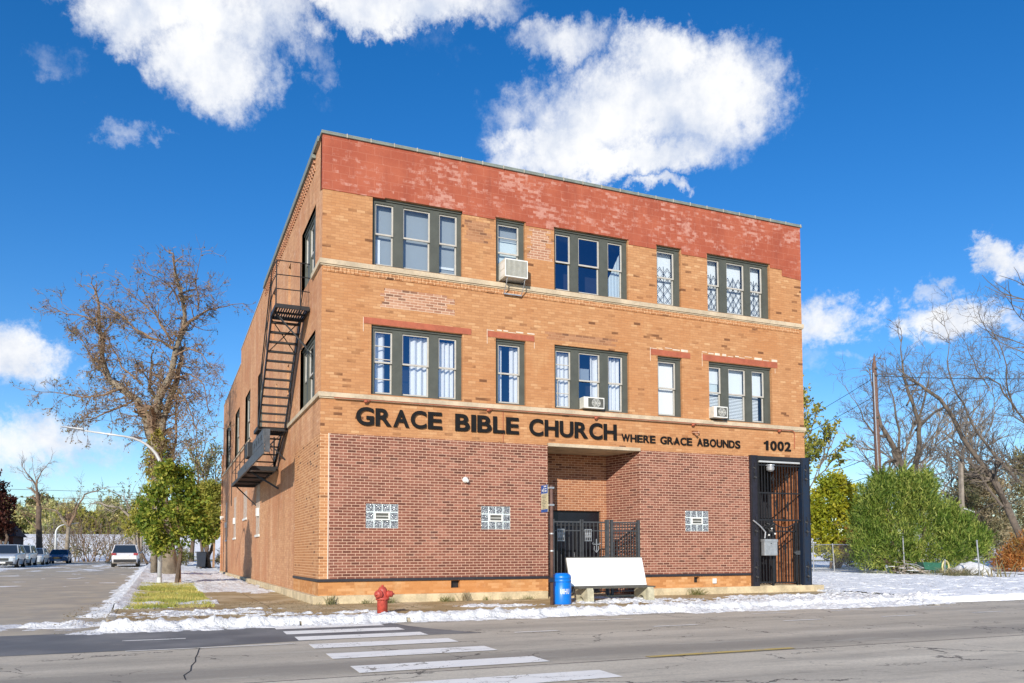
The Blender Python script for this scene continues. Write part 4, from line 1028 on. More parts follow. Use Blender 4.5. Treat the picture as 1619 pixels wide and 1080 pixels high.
def fleur(m, x, z, s_=1.0):
    m.bar((x,yb-.025,z-.16*s_),(x,yb-.025,z+.16*s_),.02)
    for k in (-1,1): m.tube([(x,yb-.025,z-.08*s_),(x+k*.06*s_,yb-.025,z),(x+k*.03*s_,yb-.025,z+.09*s_)],.010,5)
for (x,z) in ((13.6,1.42),): fleur(m,x,z)
part('ornament', m, IB, gl_)
for (x,z) in ((13.72,3.5),(13.72,2.65),(13.2,3.45),(13.3,2.7)): m = M(); fleur(m,x,z,.9); part('ornament', m, IB, sg)
part('lock', M().box(13.98,14.14,yb-.06,yb+.02,1.22,1.34).lathe([(.03,0),(.03,.06)],(13.94,yb-.02,1.28),(0,-1,0),8), GF, gl_)
tag(part('porch_light', M().lathe([(.13,0),(.13,.03),(.10,.05),(.12,.09),(.11,.16),(.06,.20)],(13.02,-.16,3.86),(0,0,-1),16), MT['galvanised'], None, world=False), 'small round porch light above the tall iron security gate', 'lamp')
t = thing('metal_box', 'grey metal mail box hung on the bars of the tall security gate', 'box', (12.92,-.17,1.2))
part('case', M().box(12.68,13.15,-.25,-.10,1.20,1.66), MT['galvanised'], t, bevel=.01); part('lid', M().box(12.67,13.16,-.265,-.095,1.60,1.675), MT['galvanised'], t); part('lock', M().lathe([(.015,0),(.015,.012)],(12.92,-.25,1.55),(0,-1,0),8), IB, t)
# dark bundle chained to the gate
t = thing('cloth_bundle', 'black bundle with a few pale spots tied on the security gate above the mail box', 'bundle', (12.9,-.12,1.95))
m = M()
for k in range(60):
    c = Vector((12.92+rng.gauss(0,.12),-.13+rng.uniform(-.06,.03),1.98+rng.gauss(0,.10))); r_ = rng.uniform(.03,.06)
    a = Vector((rng.gauss(0,1),rng.gauss(0,1),rng.gauss(0,1))).normalized(); m.bar(c-a*r_,c+a*r_,r_*1.3,r_*.5)
part('bundle', m, IB, t)
m = M()
for k in range(3):
    c = Vector((12.95+rng.gauss(0,.13),-.20,1.98+rng.gauss(0,.09))); m.lathe([(.008,0),(.03,.01),(.02,.03)],c,(0,-1,.2),7)
part('bloom', m, MT['white_plastic'], t)
tag(mesh_obj('bent_pipe', M().tube([(12.36,-.16,2.22),(12.6,-.18,2.05),(12.76,-.2,1.88),(12.74,-.19,1.7)],.022,8), MT['galvanised']), 'short bent grey pipe leaning across the left column of the security gate', 'pipe')

# ================================================================ street furniture
t = thing('bus_stop_sign', 'bus stop pole with a narrow blue and cream sign beside the blue drum', 'sign', (4.97,-2.06,.06))
part('pole', M().tube([(4.97,-2.06,.05),(4.97,-2.06,2.5),(4.965,-2.06,2.86)],[.042,.040,.036],10), MT['post_brown'], t, smooth_=True)
sx = 4.90
sgn = part('sign_plate', M().box(sx-.006,sx+.006,-2.02,-1.66,2.24,2.88), MT['sign_cream'], t)
part('header', M().box(sx-.009,sx-.0065,-2.02,-1.66,2.68,2.88), MT['sign_blue'], sgn)
part('footer', M().box(sx-.009,sx-.0065,-2.02,-1.66,2.24,2.31), MT['sign_blue'], sgn)
m = M()
for (y0,y1,z0,z1) in ((-1.72,-1.76,2.73,2.78),(-1.80,-1.83,2.71,2.81),(-1.87,-1.96,2.72,2.75),(-1.87,-1.96,2.78,2.80),(-1.82,-1.95,2.83,2.86),(-1.66,-2.02,2.672,2.68)): m.box(sx-.012,sx-.0095,y0,y1,z0,z1)
part('symbol', m, MT['white_plastic'], sgn)
m = M()
for k in range(9):
    z = 2.62-.036*k; m.box(sx-.009,sx-.0065,-1.70-rng.uniform(0,.05),-1.96+rng.uniform(0,.1),z,z+.010)
part('route_text', m, MT['ac_dark'], sgn)
for z in (2.80,2.40): part('clamp', M().box(sx+.006,5.02,-2.11,-2.01,z-.02,z+.02), MT['galvanised'], t)
for z in (1.72,1.32,.65): part('clamp', M().lathe([(.05,0),(.05,.03)],(4.97,-2.06,z),(0,0,1),10), MT['galvanised'], t)
part('loose_bracket', M().box(4.88,4.99,-2.13,-2.06,.62,.72), MT['iron_navy'], t)

t = thing('plastic_drum', 'bright blue plastic drum with white writing beside the bus stop pole', 'drum', (5.33,-1.85,.06))
m = M().lathe([(.19,0),(.215,.015),(.222,.05),(.222,.52),(.216,.525),(.216,.54),(.222,.545),(.222,.60),(.215,.605),(.215,.615),(.222,.62),(.222,.66),(.205,.71),(.17,.735),(.165,.74)],(5.33,-1.85,.06),(0,0,1),40)
part('drum_body', m, MT['drum_blue'], t, smooth_=True)
part('lid', M().lathe([(.155,0),(.155,.008),(.15,.012)],(5.33,-1.85,.801),(0,0,1),32), MT['drum_blue'], t)
# white painted writing wrapped round the drum
def wrap(ch, ang, h, w_, z):
    me = letter_mesh(ch); v = [p.co for p in me.vertices]; ax, bx_ = min(p.x for p in v), max(p.x for p in v); ay, by = min(p.y for p in v), max(p.y for p in v)
    for p in me.vertices:
        a = ang + (p.co.x-ax)/(bx_-ax)*w_; r_ = .2235 + (p.co.z+.05)*.02
        p.co = (5.33+r_*math.sin(a), -1.85-r_*math.cos(a), z+(p.co.y-ay)/(by-ay)*h)
    me.materials.clear(); me.materials.append(MT['white_plastic']); o = bpy.data.objects.new('letter', me); col.objects.link(o)
    off = root_loc(t); o.data.transform(Matrix.Translation(-off)); o.parent = t
for ch, a in (('U',-.62),('I',-.33),('H',-.20),('U',.14)): wrap(ch, a, .12, .24 if ch != 'I' else .07, .33)

t = thing('advertising_bench', 'bus bench with a blank white back panel on two concrete legs', 'bench', (6.9,-1.5,.06))
m = M(); x0, x1 = 5.80, 7.95
m.add([(x0,-1.40,.475),(x1,-1.40,.475),(x1-.01,-1.19,1.165),(x0-.01,-1.19,1.165),(x0,-1.36,.475),(x1,-1.36,.475),(x1-.01,-1.15,1.165),(x0-.01,-1.15,1.165)],[(0,1,2,3),(7,6,5,4),(0,4,5,1),(3,2,6,7),(0,3,7,4),(1,5,6,2)])
part('back_panel', m, MT['panel_white'], t)
m = M()
for z0 in (0,): m.box(5.80,7.95,-1.80,-1.70,.425,.465).box(5.80,7.95,-1.685,-1.585,.425,.465).box(5.80,7.95,-1.57,-1.47,.425,.465)
part('seat', m, MT['bench_wood'], t)
part('panel_rim', M().bar((x0-.02,-1.185,1.175),(x1,-1.185,1.175),.02).bar((x0-.01,-1.41,.47),(x1+.01,-1.41,.47),.022).bar((x0-.03,-1.17,1.165),(x0-.02,-1.38,.475),.018), MT['bench_wood'], t)
def leg(xc):
    # slab in the y-z plane with an arched opening
    prof = []
    m = M(); w_ = .085
    outer = [(-1.86,.0),(-1.84,.36),(-1.80,.42),(-1.20,.42),(-1.18,.34),(-1.14,.0),(-1.34,.0)]
    inner = [(-1.34+0,.0)] + [(-1.50+.16*math.cos(a), .05+.17*math.sin(a)) for a in [math.pi*k/6 for k in range(7)]] + [(-1.66,.0)]
    poly = outer[:6] + inner
    vs = [(xc-w_,y,z+.02) for y,z in poly] + [(xc+w_,y,z+.02) for y,z in poly]; n = len(poly)
    m.add(vs,[tuple(range(n)),tuple(range(2*n-1,n-1,-1))]+[(i,i+n,(i+1)%n+n,(i+1)%n) for i in range(n)])
    return part('leg', m, MT['bench_concrete'], t)
leg(6.10); leg(7.80)

t = thing('fire_hydrant', 'red fire hydrant standing in the snow at the kerb', 'fire hydrant', (.76,-2.95,.04))
hx, hy = .76,-2.95
m = M().lathe([(.105,-.08),(.105,.30),(.108,.31),(.135,.315),(.135,.355),(.115,.36),(.10,.38),(.098,.46),(.09,.52),(.06,.565),(.03,.58),(.022,.58),(.022,.61),(.0,.612)],(hx,hy,.04),(0,0,1),28)
part('barrel', m, MT['hydrant_red'], t, smooth_=True)
for k,(ax,l,r_) in enumerate((((-.75,-.66,0),.20,.078),((.9,-.35,0),.21,.066))):
    c = part('outlet', M().lathe([(r_*.85,.05),(r_*.85,.10),(r_*1.12,.105),(r_*1.12,.13),(r_,.135),(r_*.95,l-.02),(r_*.7,l),(.02,l+.002),(.02,l+.03),(.0,l+.031)],(hx,hy,.47),ax,20), MT['hydrant_red'], t, smooth_=True)
m = M()
for k in range(8): a = k*math.pi/4+.2; m.lathe([(.012,0),(.012,.06)],(hx+.123*math.cos(a),hy+.123*math.sin(a),.345),(0,0,1),6)
part('flange_bolt', m, MT['hydrant_red'], t)

def street_lamp(name_label, x, y, z, h, reach, grp, mat='lamp_white', r=.085, sgn_=-1):
    t = thing('street_lamp', name_label, 'street lamp', (x,y,z), 0, grp)
    pts = [(0,0,0),(0,0,h*.55),(0,0,h*.74)]; 
    for k in range(1,9):
        a = k/8*math.pi/2*.93; pts.append((sgn_*reach*.42*(1-math.cos(a)), 0, h*.74 + h*.22*math.sin(a)))
    pts.append((sgn_*reach*.80,0,h*.985)); n = len(pts); 
    part('pole', M().tube(pts, [r]*3+[r*lerp(.9,.4,k/(n-4)) for k in range(n-3)], 12), MT[mat], t, world=False, smooth_=True)
    part('base_plate', M().lathe([(r*1.9,0),(r*1.9,.03),(r*1.3,.06),(r*1.2,.25)],(0,0,0),(0,0,1),14), MT[mat], t, world=False)
    part('lamp_head', M().add([(sgn_*reach*.78,-.09,h*.985),(sgn_*reach*.78,.09,h*.985),(sgn_*reach,.06,h*1.0),(sgn_*reach,-.06,h*1.0),(sgn_*reach*.78,-.09,h*.985+.07),(sgn_*reach*.78,.09,h*.985+.07),(sgn_*reach,.06,h+.03),(sgn_*reach,-.06,h+.03)],[(0,3,2,1),(4,5,6,7),(0,1,5,4),(1,2,6,5),(2,3,7,6),(3,0,4,7)]), MT['galvanised'], t, world=False, bevel=.01)
    return t
street_lamp('white street lamp with a long curved arm beside the corner tree', -3.42,13.84,Hwalk(-3.4,13.8)-.02,5.65,3.35,'street lamps along the side street',r=.075)
street_lamp('distant street lamp arching right, behind the dark parked car', -14.5,86,.6,4.4,2.3,'street lamps along the side street',sgn_=1,r=.12)
street_lamp('distant street lamp arm showing just left of the green corner tree', -3.5,78,.55,5.2,3.0,'street lamps along the side street')
street_lamp('farthest street lamp with its arm low behind the green corner tree', -3.6,97,.55,5.2,2.6,'street lamps along the side street')

t = thing('wheelie_bin', 'dark plastic wheelie bin on the snowy pavement behind the church', 'bin', (-.93,40.6,Hwalk(-.9,40.6)+.05))
part('bin_body', M().add([(-.25,-.3,.12),(.25,-.3,.12),(.25,.3,.12),(-.25,.3,.12),(-.31,-.38,1.1),(.31,-.38,1.1),(.31,.36,1.1),(-.31,.36,1.1)],[(0,3,2,1),(4,5,6,7),(0,1,5,4),(1,2,6,5),(2,3,7,6),(3,0,4,7)]), MT['bin_black'], t, world=False, bevel=.03)
part('lid', M().box(-.33,.33,-.40,.40,1.105,1.16), MT['bin_black'], t, world=False, bevel=.02)
for s_ in (-1,1): part('wheel', M().lathe([(.12,0),(.12,.05)],(s_*.26-.025,.3,.12),(1,0,0),14), MT['tyre'], t, world=False)
part('handle', M().tube([(-.28,.40,1.12),(-.28,.48,1.15),(.28,.48,1.15),(.28,.40,1.12)],.015,6), MT['bin_black'], t, world=False)
t = thing('timber_post', 'leaning brown timber post by the shrubs behind the church', 'post', (-.2,39.5,.45))
part('shaft', M().add([(-.07,-.07,0),(.07,-.07,0),(.07,.07,0),(-.07,.07,0),(-.02,-.06,2.55),(.10,-.06,2.5),(.10,.06,2.5),(-.02,.06,2.55)],[(0,3,2,1),(4,5,6,7),(0,1,5,4),(1,2,6,5),(2,3,7,6),(3,0,4,7)]), MT['wood_post'], t, world=False)
part('cap', M().box(-.05,.13,-.09,.09,2.555,2.60), MT['wood_post'], t, world=False)
ELM = [
    (0.360,0.300,[(0.00,0.00),(-0.19,1.66),(-0.56,4.17),(-0.78,6.05),(-0.94,6.99)]),
    (0.170,0.160,[(-0.78,0.16),(-0.78,1.97),(-0.75,3.86),(-0.75,5.74)]),
    (0.240,0.090,[(-0.94,6.68),(-1.25,7.55),(-1.66,8.40),(-2.07,8.84),(-2.92,9.44),(-3.76,10.13),(-4.14,11.07),(-4.23,12.48),(-4.55,14.29)]),
    (0.220,0.070,[(-0.94,6.99),(-0.85,8.81),(-0.50,9.66),(-0.19,10.44),(0.00,12.10),(0.50,13.32),(0.28,15.52),(-0.22,17.02)]),
    (0.200,0.100,[(-0.69,6.05),(-0.60,6.99),(-0.41,8.56),(-0.06,10.06),(0.00,11.54)]),
    (0.120,0.040,[(-0.85,8.24),(-1.00,8.71),(-1.69,9.69),(-1.91,10.66),(-2.13,11.54),(-2.41,12.13)]),
    (0.080,0.030,[(0.41,13.20),(1.00,13.89),(1.60,14.42),(2.10,14.83),(2.73,15.05)]),
    (0.060,0.020,[(0.28,15.52),(0.60,16.08),(1.07,16.46)]),
    (0.080,0.030,[(-0.06,12.01),(-0.63,12.45),(-1.19,12.60),(-1.94,13.07),(-2.60,13.89),(-3.39,14.36)]),
    (0.070,0.020,[(-0.06,12.32),(-0.38,12.95),(-0.94,14.08),(-1.66,14.83),(-2.41,15.52)]),
    (0.050,0.020,[(-4.45,13.73),(-4.95,14.04),(-5.52,14.20),(-6.14,14.29)]),
    (0.050,0.020,[(-3.76,10.13),(-4.64,11.07),(-5.27,12.01),(-6.05,13.26)]),
    (0.050,0.020,[(-4.23,12.48),(-4.01,13.89),(-3.82,14.83)]),
    (0.060,0.020,[(-2.92,9.44),(-3.70,9.03),(-4.80,8.87),(-5.89,9.03)]),
    (0.060,0.020,[(-2.07,8.84),(-3.07,8.40),(-4.01,8.09),(-4.70,7.93)]),
    (0.060,0.020,[(-0.41,8.56),(0.53,9.18),(1.16,8.71),(1.32,7.30)]),
    (0.050,0.020,[(-0.06,10.13),(1.00,10.44),(1.94,9.81),(2.19,8.56)]),
    (0.050,0.020,[(0.00,11.54),(1.00,12.01),(1.94,11.69),(2.41,11.07)]),
    (0.070,0.050,[(0.00,4.17),(-0.03,5.77),(0.03,8.21)]),
    (0.050,0.020,[(-1.69,9.69),(-2.76,10.75),(-3.23,12.01),(-3.39,12.95)]),
    (0.040,0.020,[(0.28,14.83),(0.00,15.77),(-0.50,16.08)]),
    (0.040,0.020,[(1.60,14.42),(1.79,15.45),(1.94,16.24)]),
]
RIGHT = [
    (0.420,0.340,[(0.70,0.00),(0.00,2.14),(-0.86,4.28)]),
    (0.340,0.160,[(-0.86,4.28),(-1.83,6.23),(-2.80,7.51),(-3.39,8.37),(-3.97,9.73),(-4.75,10.89),(-5.60,11.48)]),
    (0.200,0.060,[(-0.12,5.72),(-0.86,6.61),(-2.02,7.98),(-2.68,8.75),(-3.39,9.92),(-4.16,11.01),(-4.55,11.87),(-4.86,13.04)]),
    (0.160,0.040,[(0.70,5.64),(-0.27,6.42),(-0.86,7.98)]),
    (0.140,0.050,[(0.70,9.14),(-0.12,10.00),(-0.86,10.70),(-1.63,11.56),(-2.61,11.95),(-3.58,11.79)]),
    (0.120,0.040,[(-0.12,10.00),(-0.39,11.48),(-0.31,13.04),(-0.66,14.59)]),
    (0.080,0.020,[(-1.63,11.56),(-2.41,12.65),(-2.88,13.81),(-3.19,14.59)]),
    (0.160,0.050,[(-1.05,4.09),(-2.41,6.11),(-3.58,6.23),(-4.55,5.45),(-5.06,4.09)]),
    (0.100,0.030,[(-2.41,6.42),(-3.19,6.81),(-4.05,6.61),(-4.75,6.23),(-5.60,5.95)]),
    (0.080,0.030,[(-4.75,10.89),(-5.53,11.87),(-6.30,12.45),(-7.08,12.84)]),
    (0.070,0.020,[(-5.60,11.48),(-6.50,11.40),(-7.08,10.89)]),
    (0.070,0.020,[(-3.39,9.92),(-3.19,11.48),(-3.39,12.26)]),
    (0.080,0.020,[(-2.68,8.37),(-2.22,9.34),(-1.83,9.92),(-1.25,9.73)]),
    (0.060,0.020,[(-0.86,13.42),(-1.25,14.59),(-1.05,15.56)]),
]
MID = [
    (0.420,0.340,[(0.10,0.00),(0.19,3.40),(0.29,6.31),(0.05,7.52)]),
    (0.260,0.070,[(0.05,7.28),(-0.34,8.74),(-1.07,10.19),(-1.65,11.17),(-1.94,12.62),(-2.14,14.08)]),
    (0.240,0.070,[(0.29,7.04),(0.87,8.01),(1.12,9.71),(0.97,11.17),(0.39,12.62),(-0.34,14.56),(-0.58,15.78)]),
    (0.140,0.040,[(1.07,10.68),(1.84,11.65),(2.82,12.38),(3.54,12.62)]),
    (0.120,0.040,[(-0.34,8.83),(-0.19,10.68),(-0.49,12.62),(-0.83,14.08)]),
    (0.100,0.030,[(-1.07,10.19),(-2.04,10.44),(-2.77,11.65),(-3.25,13.11)]),
    (0.100,0.030,[(0.97,11.17),(1.84,13.11),(2.23,14.56),(2.33,15.53)]),
    (0.070,0.030,[(0.39,12.62),(1.12,14.08),(1.36,15.05)]),
    (0.060,0.020,[(0.87,8.01),(2.09,8.74),(2.82,9.71)]),
]
ST1 = [
    (0.300,0.240,[(0.12,0.00),(0.00,2.11),(-0.12,4.22),(-0.12,5.73)]),
    (0.160,0.050,[(-0.12,5.13),(-0.24,6.64),(-0.48,7.84),(-0.90,8.45),(-1.45,9.05)]),
    (0.120,0.040,[(-0.24,6.33),(-0.42,7.54),(-0.36,8.45),(0.00,9.23)]),
    (0.080,0.030,[(-0.12,4.40),(-0.60,4.89),(-1.09,4.95)]),
    (0.080,0.030,[(-0.06,3.02),(-0.60,3.80),(-1.21,4.22)]),
    (0.060,0.020,[(-0.48,7.84),(-0.48,8.63),(-0.60,9.35)]),
    (0.060,0.020,[(-0.72,8.26),(-1.33,8.45),(-1.81,9.05)]),
]
ST2 = [
    (0.260,0.180,[(0.00,0.00),(0.06,1.95),(0.13,3.90)]),
    (0.200,0.060,[(0.13,3.90),(-0.32,4.42),(-0.84,5.20),(-1.23,5.72),(-1.95,5.85)]),
    (0.140,0.050,[(0.13,3.90),(0.84,5.20),(1.30,6.50),(1.95,7.47),(3.25,7.80)]),
    (0.080,0.030,[(0.32,4.42),(0.71,5.85),(1.10,7.15)]),
    (0.060,0.020,[(-1.10,5.52),(-1.04,6.37),(-0.19,6.50)]),
]
ST3 = [
    (0.220,0.120,[(0.05,0.00),(0.00,1.84),(-0.42,3.42),(-0.79,4.47)]),
    (0.180,0.100,[(-0.16,0.00),(-0.47,1.84),(-0.68,3.42),(-1.21,4.73),(-2.00,5.42),(-3.31,5.63)]),
    (0.160,0.080,[(0.26,0.00),(0.16,1.84),(0.32,3.42),(0.05,5.00)]),
    (0.100,0.030,[(-0.79,4.47),(-1.21,5.78),(-1.74,6.57),(-2.52,6.84)]),
    (0.080,0.030,[(-0.68,3.68),(-0.37,5.52),(-0.05,7.10)]),
    (0.100,0.030,[(-0.47,1.84),(-1.21,2.37),(-1.63,2.10),(-1.95,1.05)]),
    (0.060,0.020,[(-2.00,5.42),(-2.79,5.00),(-3.84,5.78),(-4.63,6.15)]),
    (0.050,0.020,[(-1.21,4.73),(-1.31,6.05),(-0.89,7.10)]),
]
# ================================================================ trees and shrubs
CR = Vector((.919,-.395,0)); CF = Vector((.395,.919,0))     # trees are spread mostly across this axis
def rv(r_): return Vector((r_.gauss(0,1),r_.gauss(0,1),r_.gauss(0,1))).normalized()
TW = .0095
def twigs(m, p, d, L, r, lvl, tips, g, droop=0.0, kids=(2,4), spread=.75, up=.15):
    n = 4 if lvl > 0 else 3; pts = [p.copy()]; q = p.copy(); dd = d.copy(); rad = [r]
    for i in range(n):
        dd = (dd + rv(g)*.24 + Vector((0,0,up-droop))*.22).normalized(); q = q + dd*(L/n); pts.append(q.copy()); rad.append(r*(1-.6*(i+1)/n))
    m.tube(pts, rad, 4 if lvl > 1 else 3, False)
    if lvl == 0: tips += pts[1:]; return
    for k in range(g.randint(*kids)):
        i = g.randint(1, n); s_ = pts[i]; nd = (dd + rv(g)*spread).normalized()
        twigs(m, s_, nd, L*g.uniform(.5,.75), max(r*.6,TW), lvl-1, tips, g, droop, kids, spread, up)
    tips.append(pts[-1])
def smooth_poly(pts, g, jit):
    out = [pts[0]]
    for a, b in zip(pts, pts[1:]):
        out += [a.lerp(b,.5) + rv(g)*jit*(b-a).length, b]
    return out
def sketch_tree(name, label, loc, limbs, seed, bark, group=None, depth=1.0, density=2.2, lvl=2, tw=(.9,1.7), droop=0.0, leafmat=None, leafn=0, leafsz=.1, leafsel=None, s=1.0, kids=(2,4), spread=.75, mirror=1, ivy=0):
    g = random.Random(seed); t = thing(name, label, 'tree', loc, 0, group)
    mt = M(); mb = M(); tips = []
    for k, (r0, r1, pl) in enumerate(limbs):
        dz = 0 if k < 2 else g.uniform(-1,1)*depth
        pts = []
        for i, (a, h) in enumerate(pl):
            f = clamp((h - 5)/6) if k else 0
            pts.append(CR*(a*mirror) + CF*(dz*f*(i/len(pl))) + Vector((0,0,h)))
        if k >= 2: pts = smooth_poly(pts, g, .07)
        pts = [p*s for p in pts]
        n = len(pts); rad = [s*lerp(r0,r1,i/(n-1)) for i in range(n)]
        if k == 0: rad[0] *= 1.35
        (mt if r0 > .15 else mb).tube(pts, rad, 12 if r0 > .15 else 7)
        ln = 0
        for i in range(1, n):
            a, b = pts[i-1], pts[i]; seg = (b-a).length
            if r0 > .3 and i < n-1: continue
            cnt = int(seg*density + g.random())
            if (a.z+b.z)/2 < 4.5*s: cnt = 0
            for _ in range(cnt):
                p = a.lerp(b, g.random()); dd = ((b-a).normalized()*.6 + rv(g)).normalized(); dd = (dd + Vector((0,0,.25))).normalized()
                twigs(mb, p, dd, s*g.uniform(*tw), min(.035,rad[i]*.5)*s, lvl, tips, g, droop, kids, spread)
        twigs(mb, pts[-1], (pts[-1]-pts[-2]).normalized(), s*tw[1], rad[-1], lvl, tips, g, droop, kids, spread)
    part('trunk', mt, MT[bark], t, world=False, smooth_=True); part('branches', mb, MT[{'bark_pale':'bark_pale','bark_dark':'twig_grey'}.get(bark,'twig_brown')], t, world=False)
    if ivy:
        mi = M()
        for _ in range(1500):
            h = g.uniform(4.2,7.4); a = g.uniform(0,6.283); rr = g.uniform(.3,.75)*math.sin(math.pi*clamp((h-4)/3.6)); p = CR*(-.72+rr*math.cos(a)) + CF*(rr*math.sin(a)) + Vector((0,0,h)); a = rv(g)*.10; b = rv(g)*.06; mi.add([p-a,p+b,p+a,p-b],[(0,1,2,3)])
        part('ivy', mi, MT['leaf_gold'], t, world=False)
    if leafmat and leafn:
        ml = M()
        for _ in range(leafn):
            p = g.choice(tips)
            if leafsel and g.random() > leafsel(p): continue
            p = p + rv(g)*g.uniform(0,.12); a = rv(g)*leafsz*g.uniform(.5,1.2); b = rv(g).cross(a).normalized()*leafsz*g.uniform(.25,.55)
            p = p - Vector((0,0,.04)); ml.add([p-a, p+b, p+a, p-b],[(0,1,2,3)])
        part('leaves', ml, MT[leafmat], t, world=False)
    return t
elm_leaf = lambda p: .25 + .75*smooth(6.5,0,(Vector((p.dot(CR)+3.0,0,p.z-9.3))).length) + .25*(p.z<9.5)
ELM = [(a,b,[(u*((.9 if u < 0 else .72) if v > 8.5 else 1), v if v < 9 else 9+(v-9)*.80) for u,v in p]) for a,b,p in ELM]
sketch_tree('corner_tree', 'tall nearly bare tree with brown leaf tufts beside the church side wall', (-3.0,25,Hwalk(-3,25)-.05), ELM, 11, 'bark_grey', depth=2.8, density=4.3, lvl=3, tw=(.6,1.1), droop=.18, kids=(2,4), spread=1.0, leafmat='leaf_brown', leafn=13000, leafsz=.075, leafsel=elm_leaf, ivy=1)
sketch_tree('bare_tree', 'large bare tree leaning left over the brush at the right edge', (45.7,15.2,.05), [(a*.50,b*.6,p) for a,b,p in RIGHT], 23, 'bark_dark', 'bare trees beyond the vacant lot', depth=2.5, density=2.0, lvl=3, tw=(1.1,2.1), spread=.9)
sketch_tree('bare_tree', 'bare forked tree rising behind the big green bush', (49.2,26.9,.05), MID, 31, 'bark_dark', 'bare trees beyond the vacant lot', depth=2.5, density=2.3, lvl=3, tw=(1.0,1.9), spread=.9)
sketch_tree('bare_tree', 'slender bare tree between the left parked cars and the snowy bank', (-14.9,76,.6), ST1, 5, 'bark_brown', 'bare trees at the street end', depth=1.2, density=1.6, lvl=2, tw=(.7,1.4))
sketch_tree('bare_tree', 'bare forked tree behind the dark parked car and far street lamp', (-13.2,84,.6), ST2, 6, 'bark_grey', 'bare trees at the street end', depth=1.2, density=1.6, lvl=2, tw=(.7,1.5))
sketch_tree('bare_tree', 'many stemmed bare tree behind the white parked car', (-5.5,70,.6), ST3, 8, 'bark_pale', 'bare trees at the street end', depth=1.2, density=2.2, lvl=2, tw=(.6,1.4), leafmat='leaf_olive', leafn=900, leafsz=.12)

def auto_tree(name, label, loc, h, seed, bark='bark_grey', group=None, spreadr=.5, lvl=3, leafmat=None, leafn=0, leafsz=.12, r=None, forks=6, first=.35):
    g = random.Random(seed); t = thing(name, label, 'tree', loc, 0, group); mt = M(); mb = M(); tips = []
    r = r or h*.022; pts = [Vector((0,0,0))]; q = Vector((0,0,0)); d = Vector((g.uniform(-.08,.08),g.uniform(-.08,.08),1))
    for i in range(6): d = (d + rv(g)*.09).normalized(); q = q + d*h*.12; pts.append(q.copy())
    mt.tube(pts, [r*(1-.11*i) for i in range(7)], 9)
    for k in range(forks):
        f = first + (1-first)*k/forks; i = min(5,int(f*6)); p = pts[i].lerp(pts[i+1], f*6-i if f*6-i<=1 else 1)
        a = g.uniform(0,6.283); dd = Vector((math.cos(a)*spreadr*1.6, math.sin(a)*spreadr*1.6, 1)).normalized()
        twigs(mb, p, dd, h*g.uniform(.25,.38), r*.42, lvl, tips, g, 0, (3,5), .55, .3)
    twigs(mb, pts[-1], d, h*.28, r*.4, lvl, tips, g, 0, (3,5), .6, .3)
    part('trunk', mt, MT[bark], t, world=False, smooth_=True); part('branches', mb, MT[{'bark_pale':'bark_pale','bark_dark':'twig_grey'}.get(bark,'twig_brown')], t, world=False)
    if leafmat:
        ml = M()
        for _ in range(leafn):
            p = g.choice(tips) + rv(g)*g.uniform(0,.3); a = rv(g)*leafsz*g.uniform(.5,1.1); b = rv(g).cross(a).normalized()*leafsz*.5; ml.add([p-a,p+b,p+a,p-b],[(0,1,2,3)])
        part('leaves', ml, MT[leafmat], t, world=False)
    return t
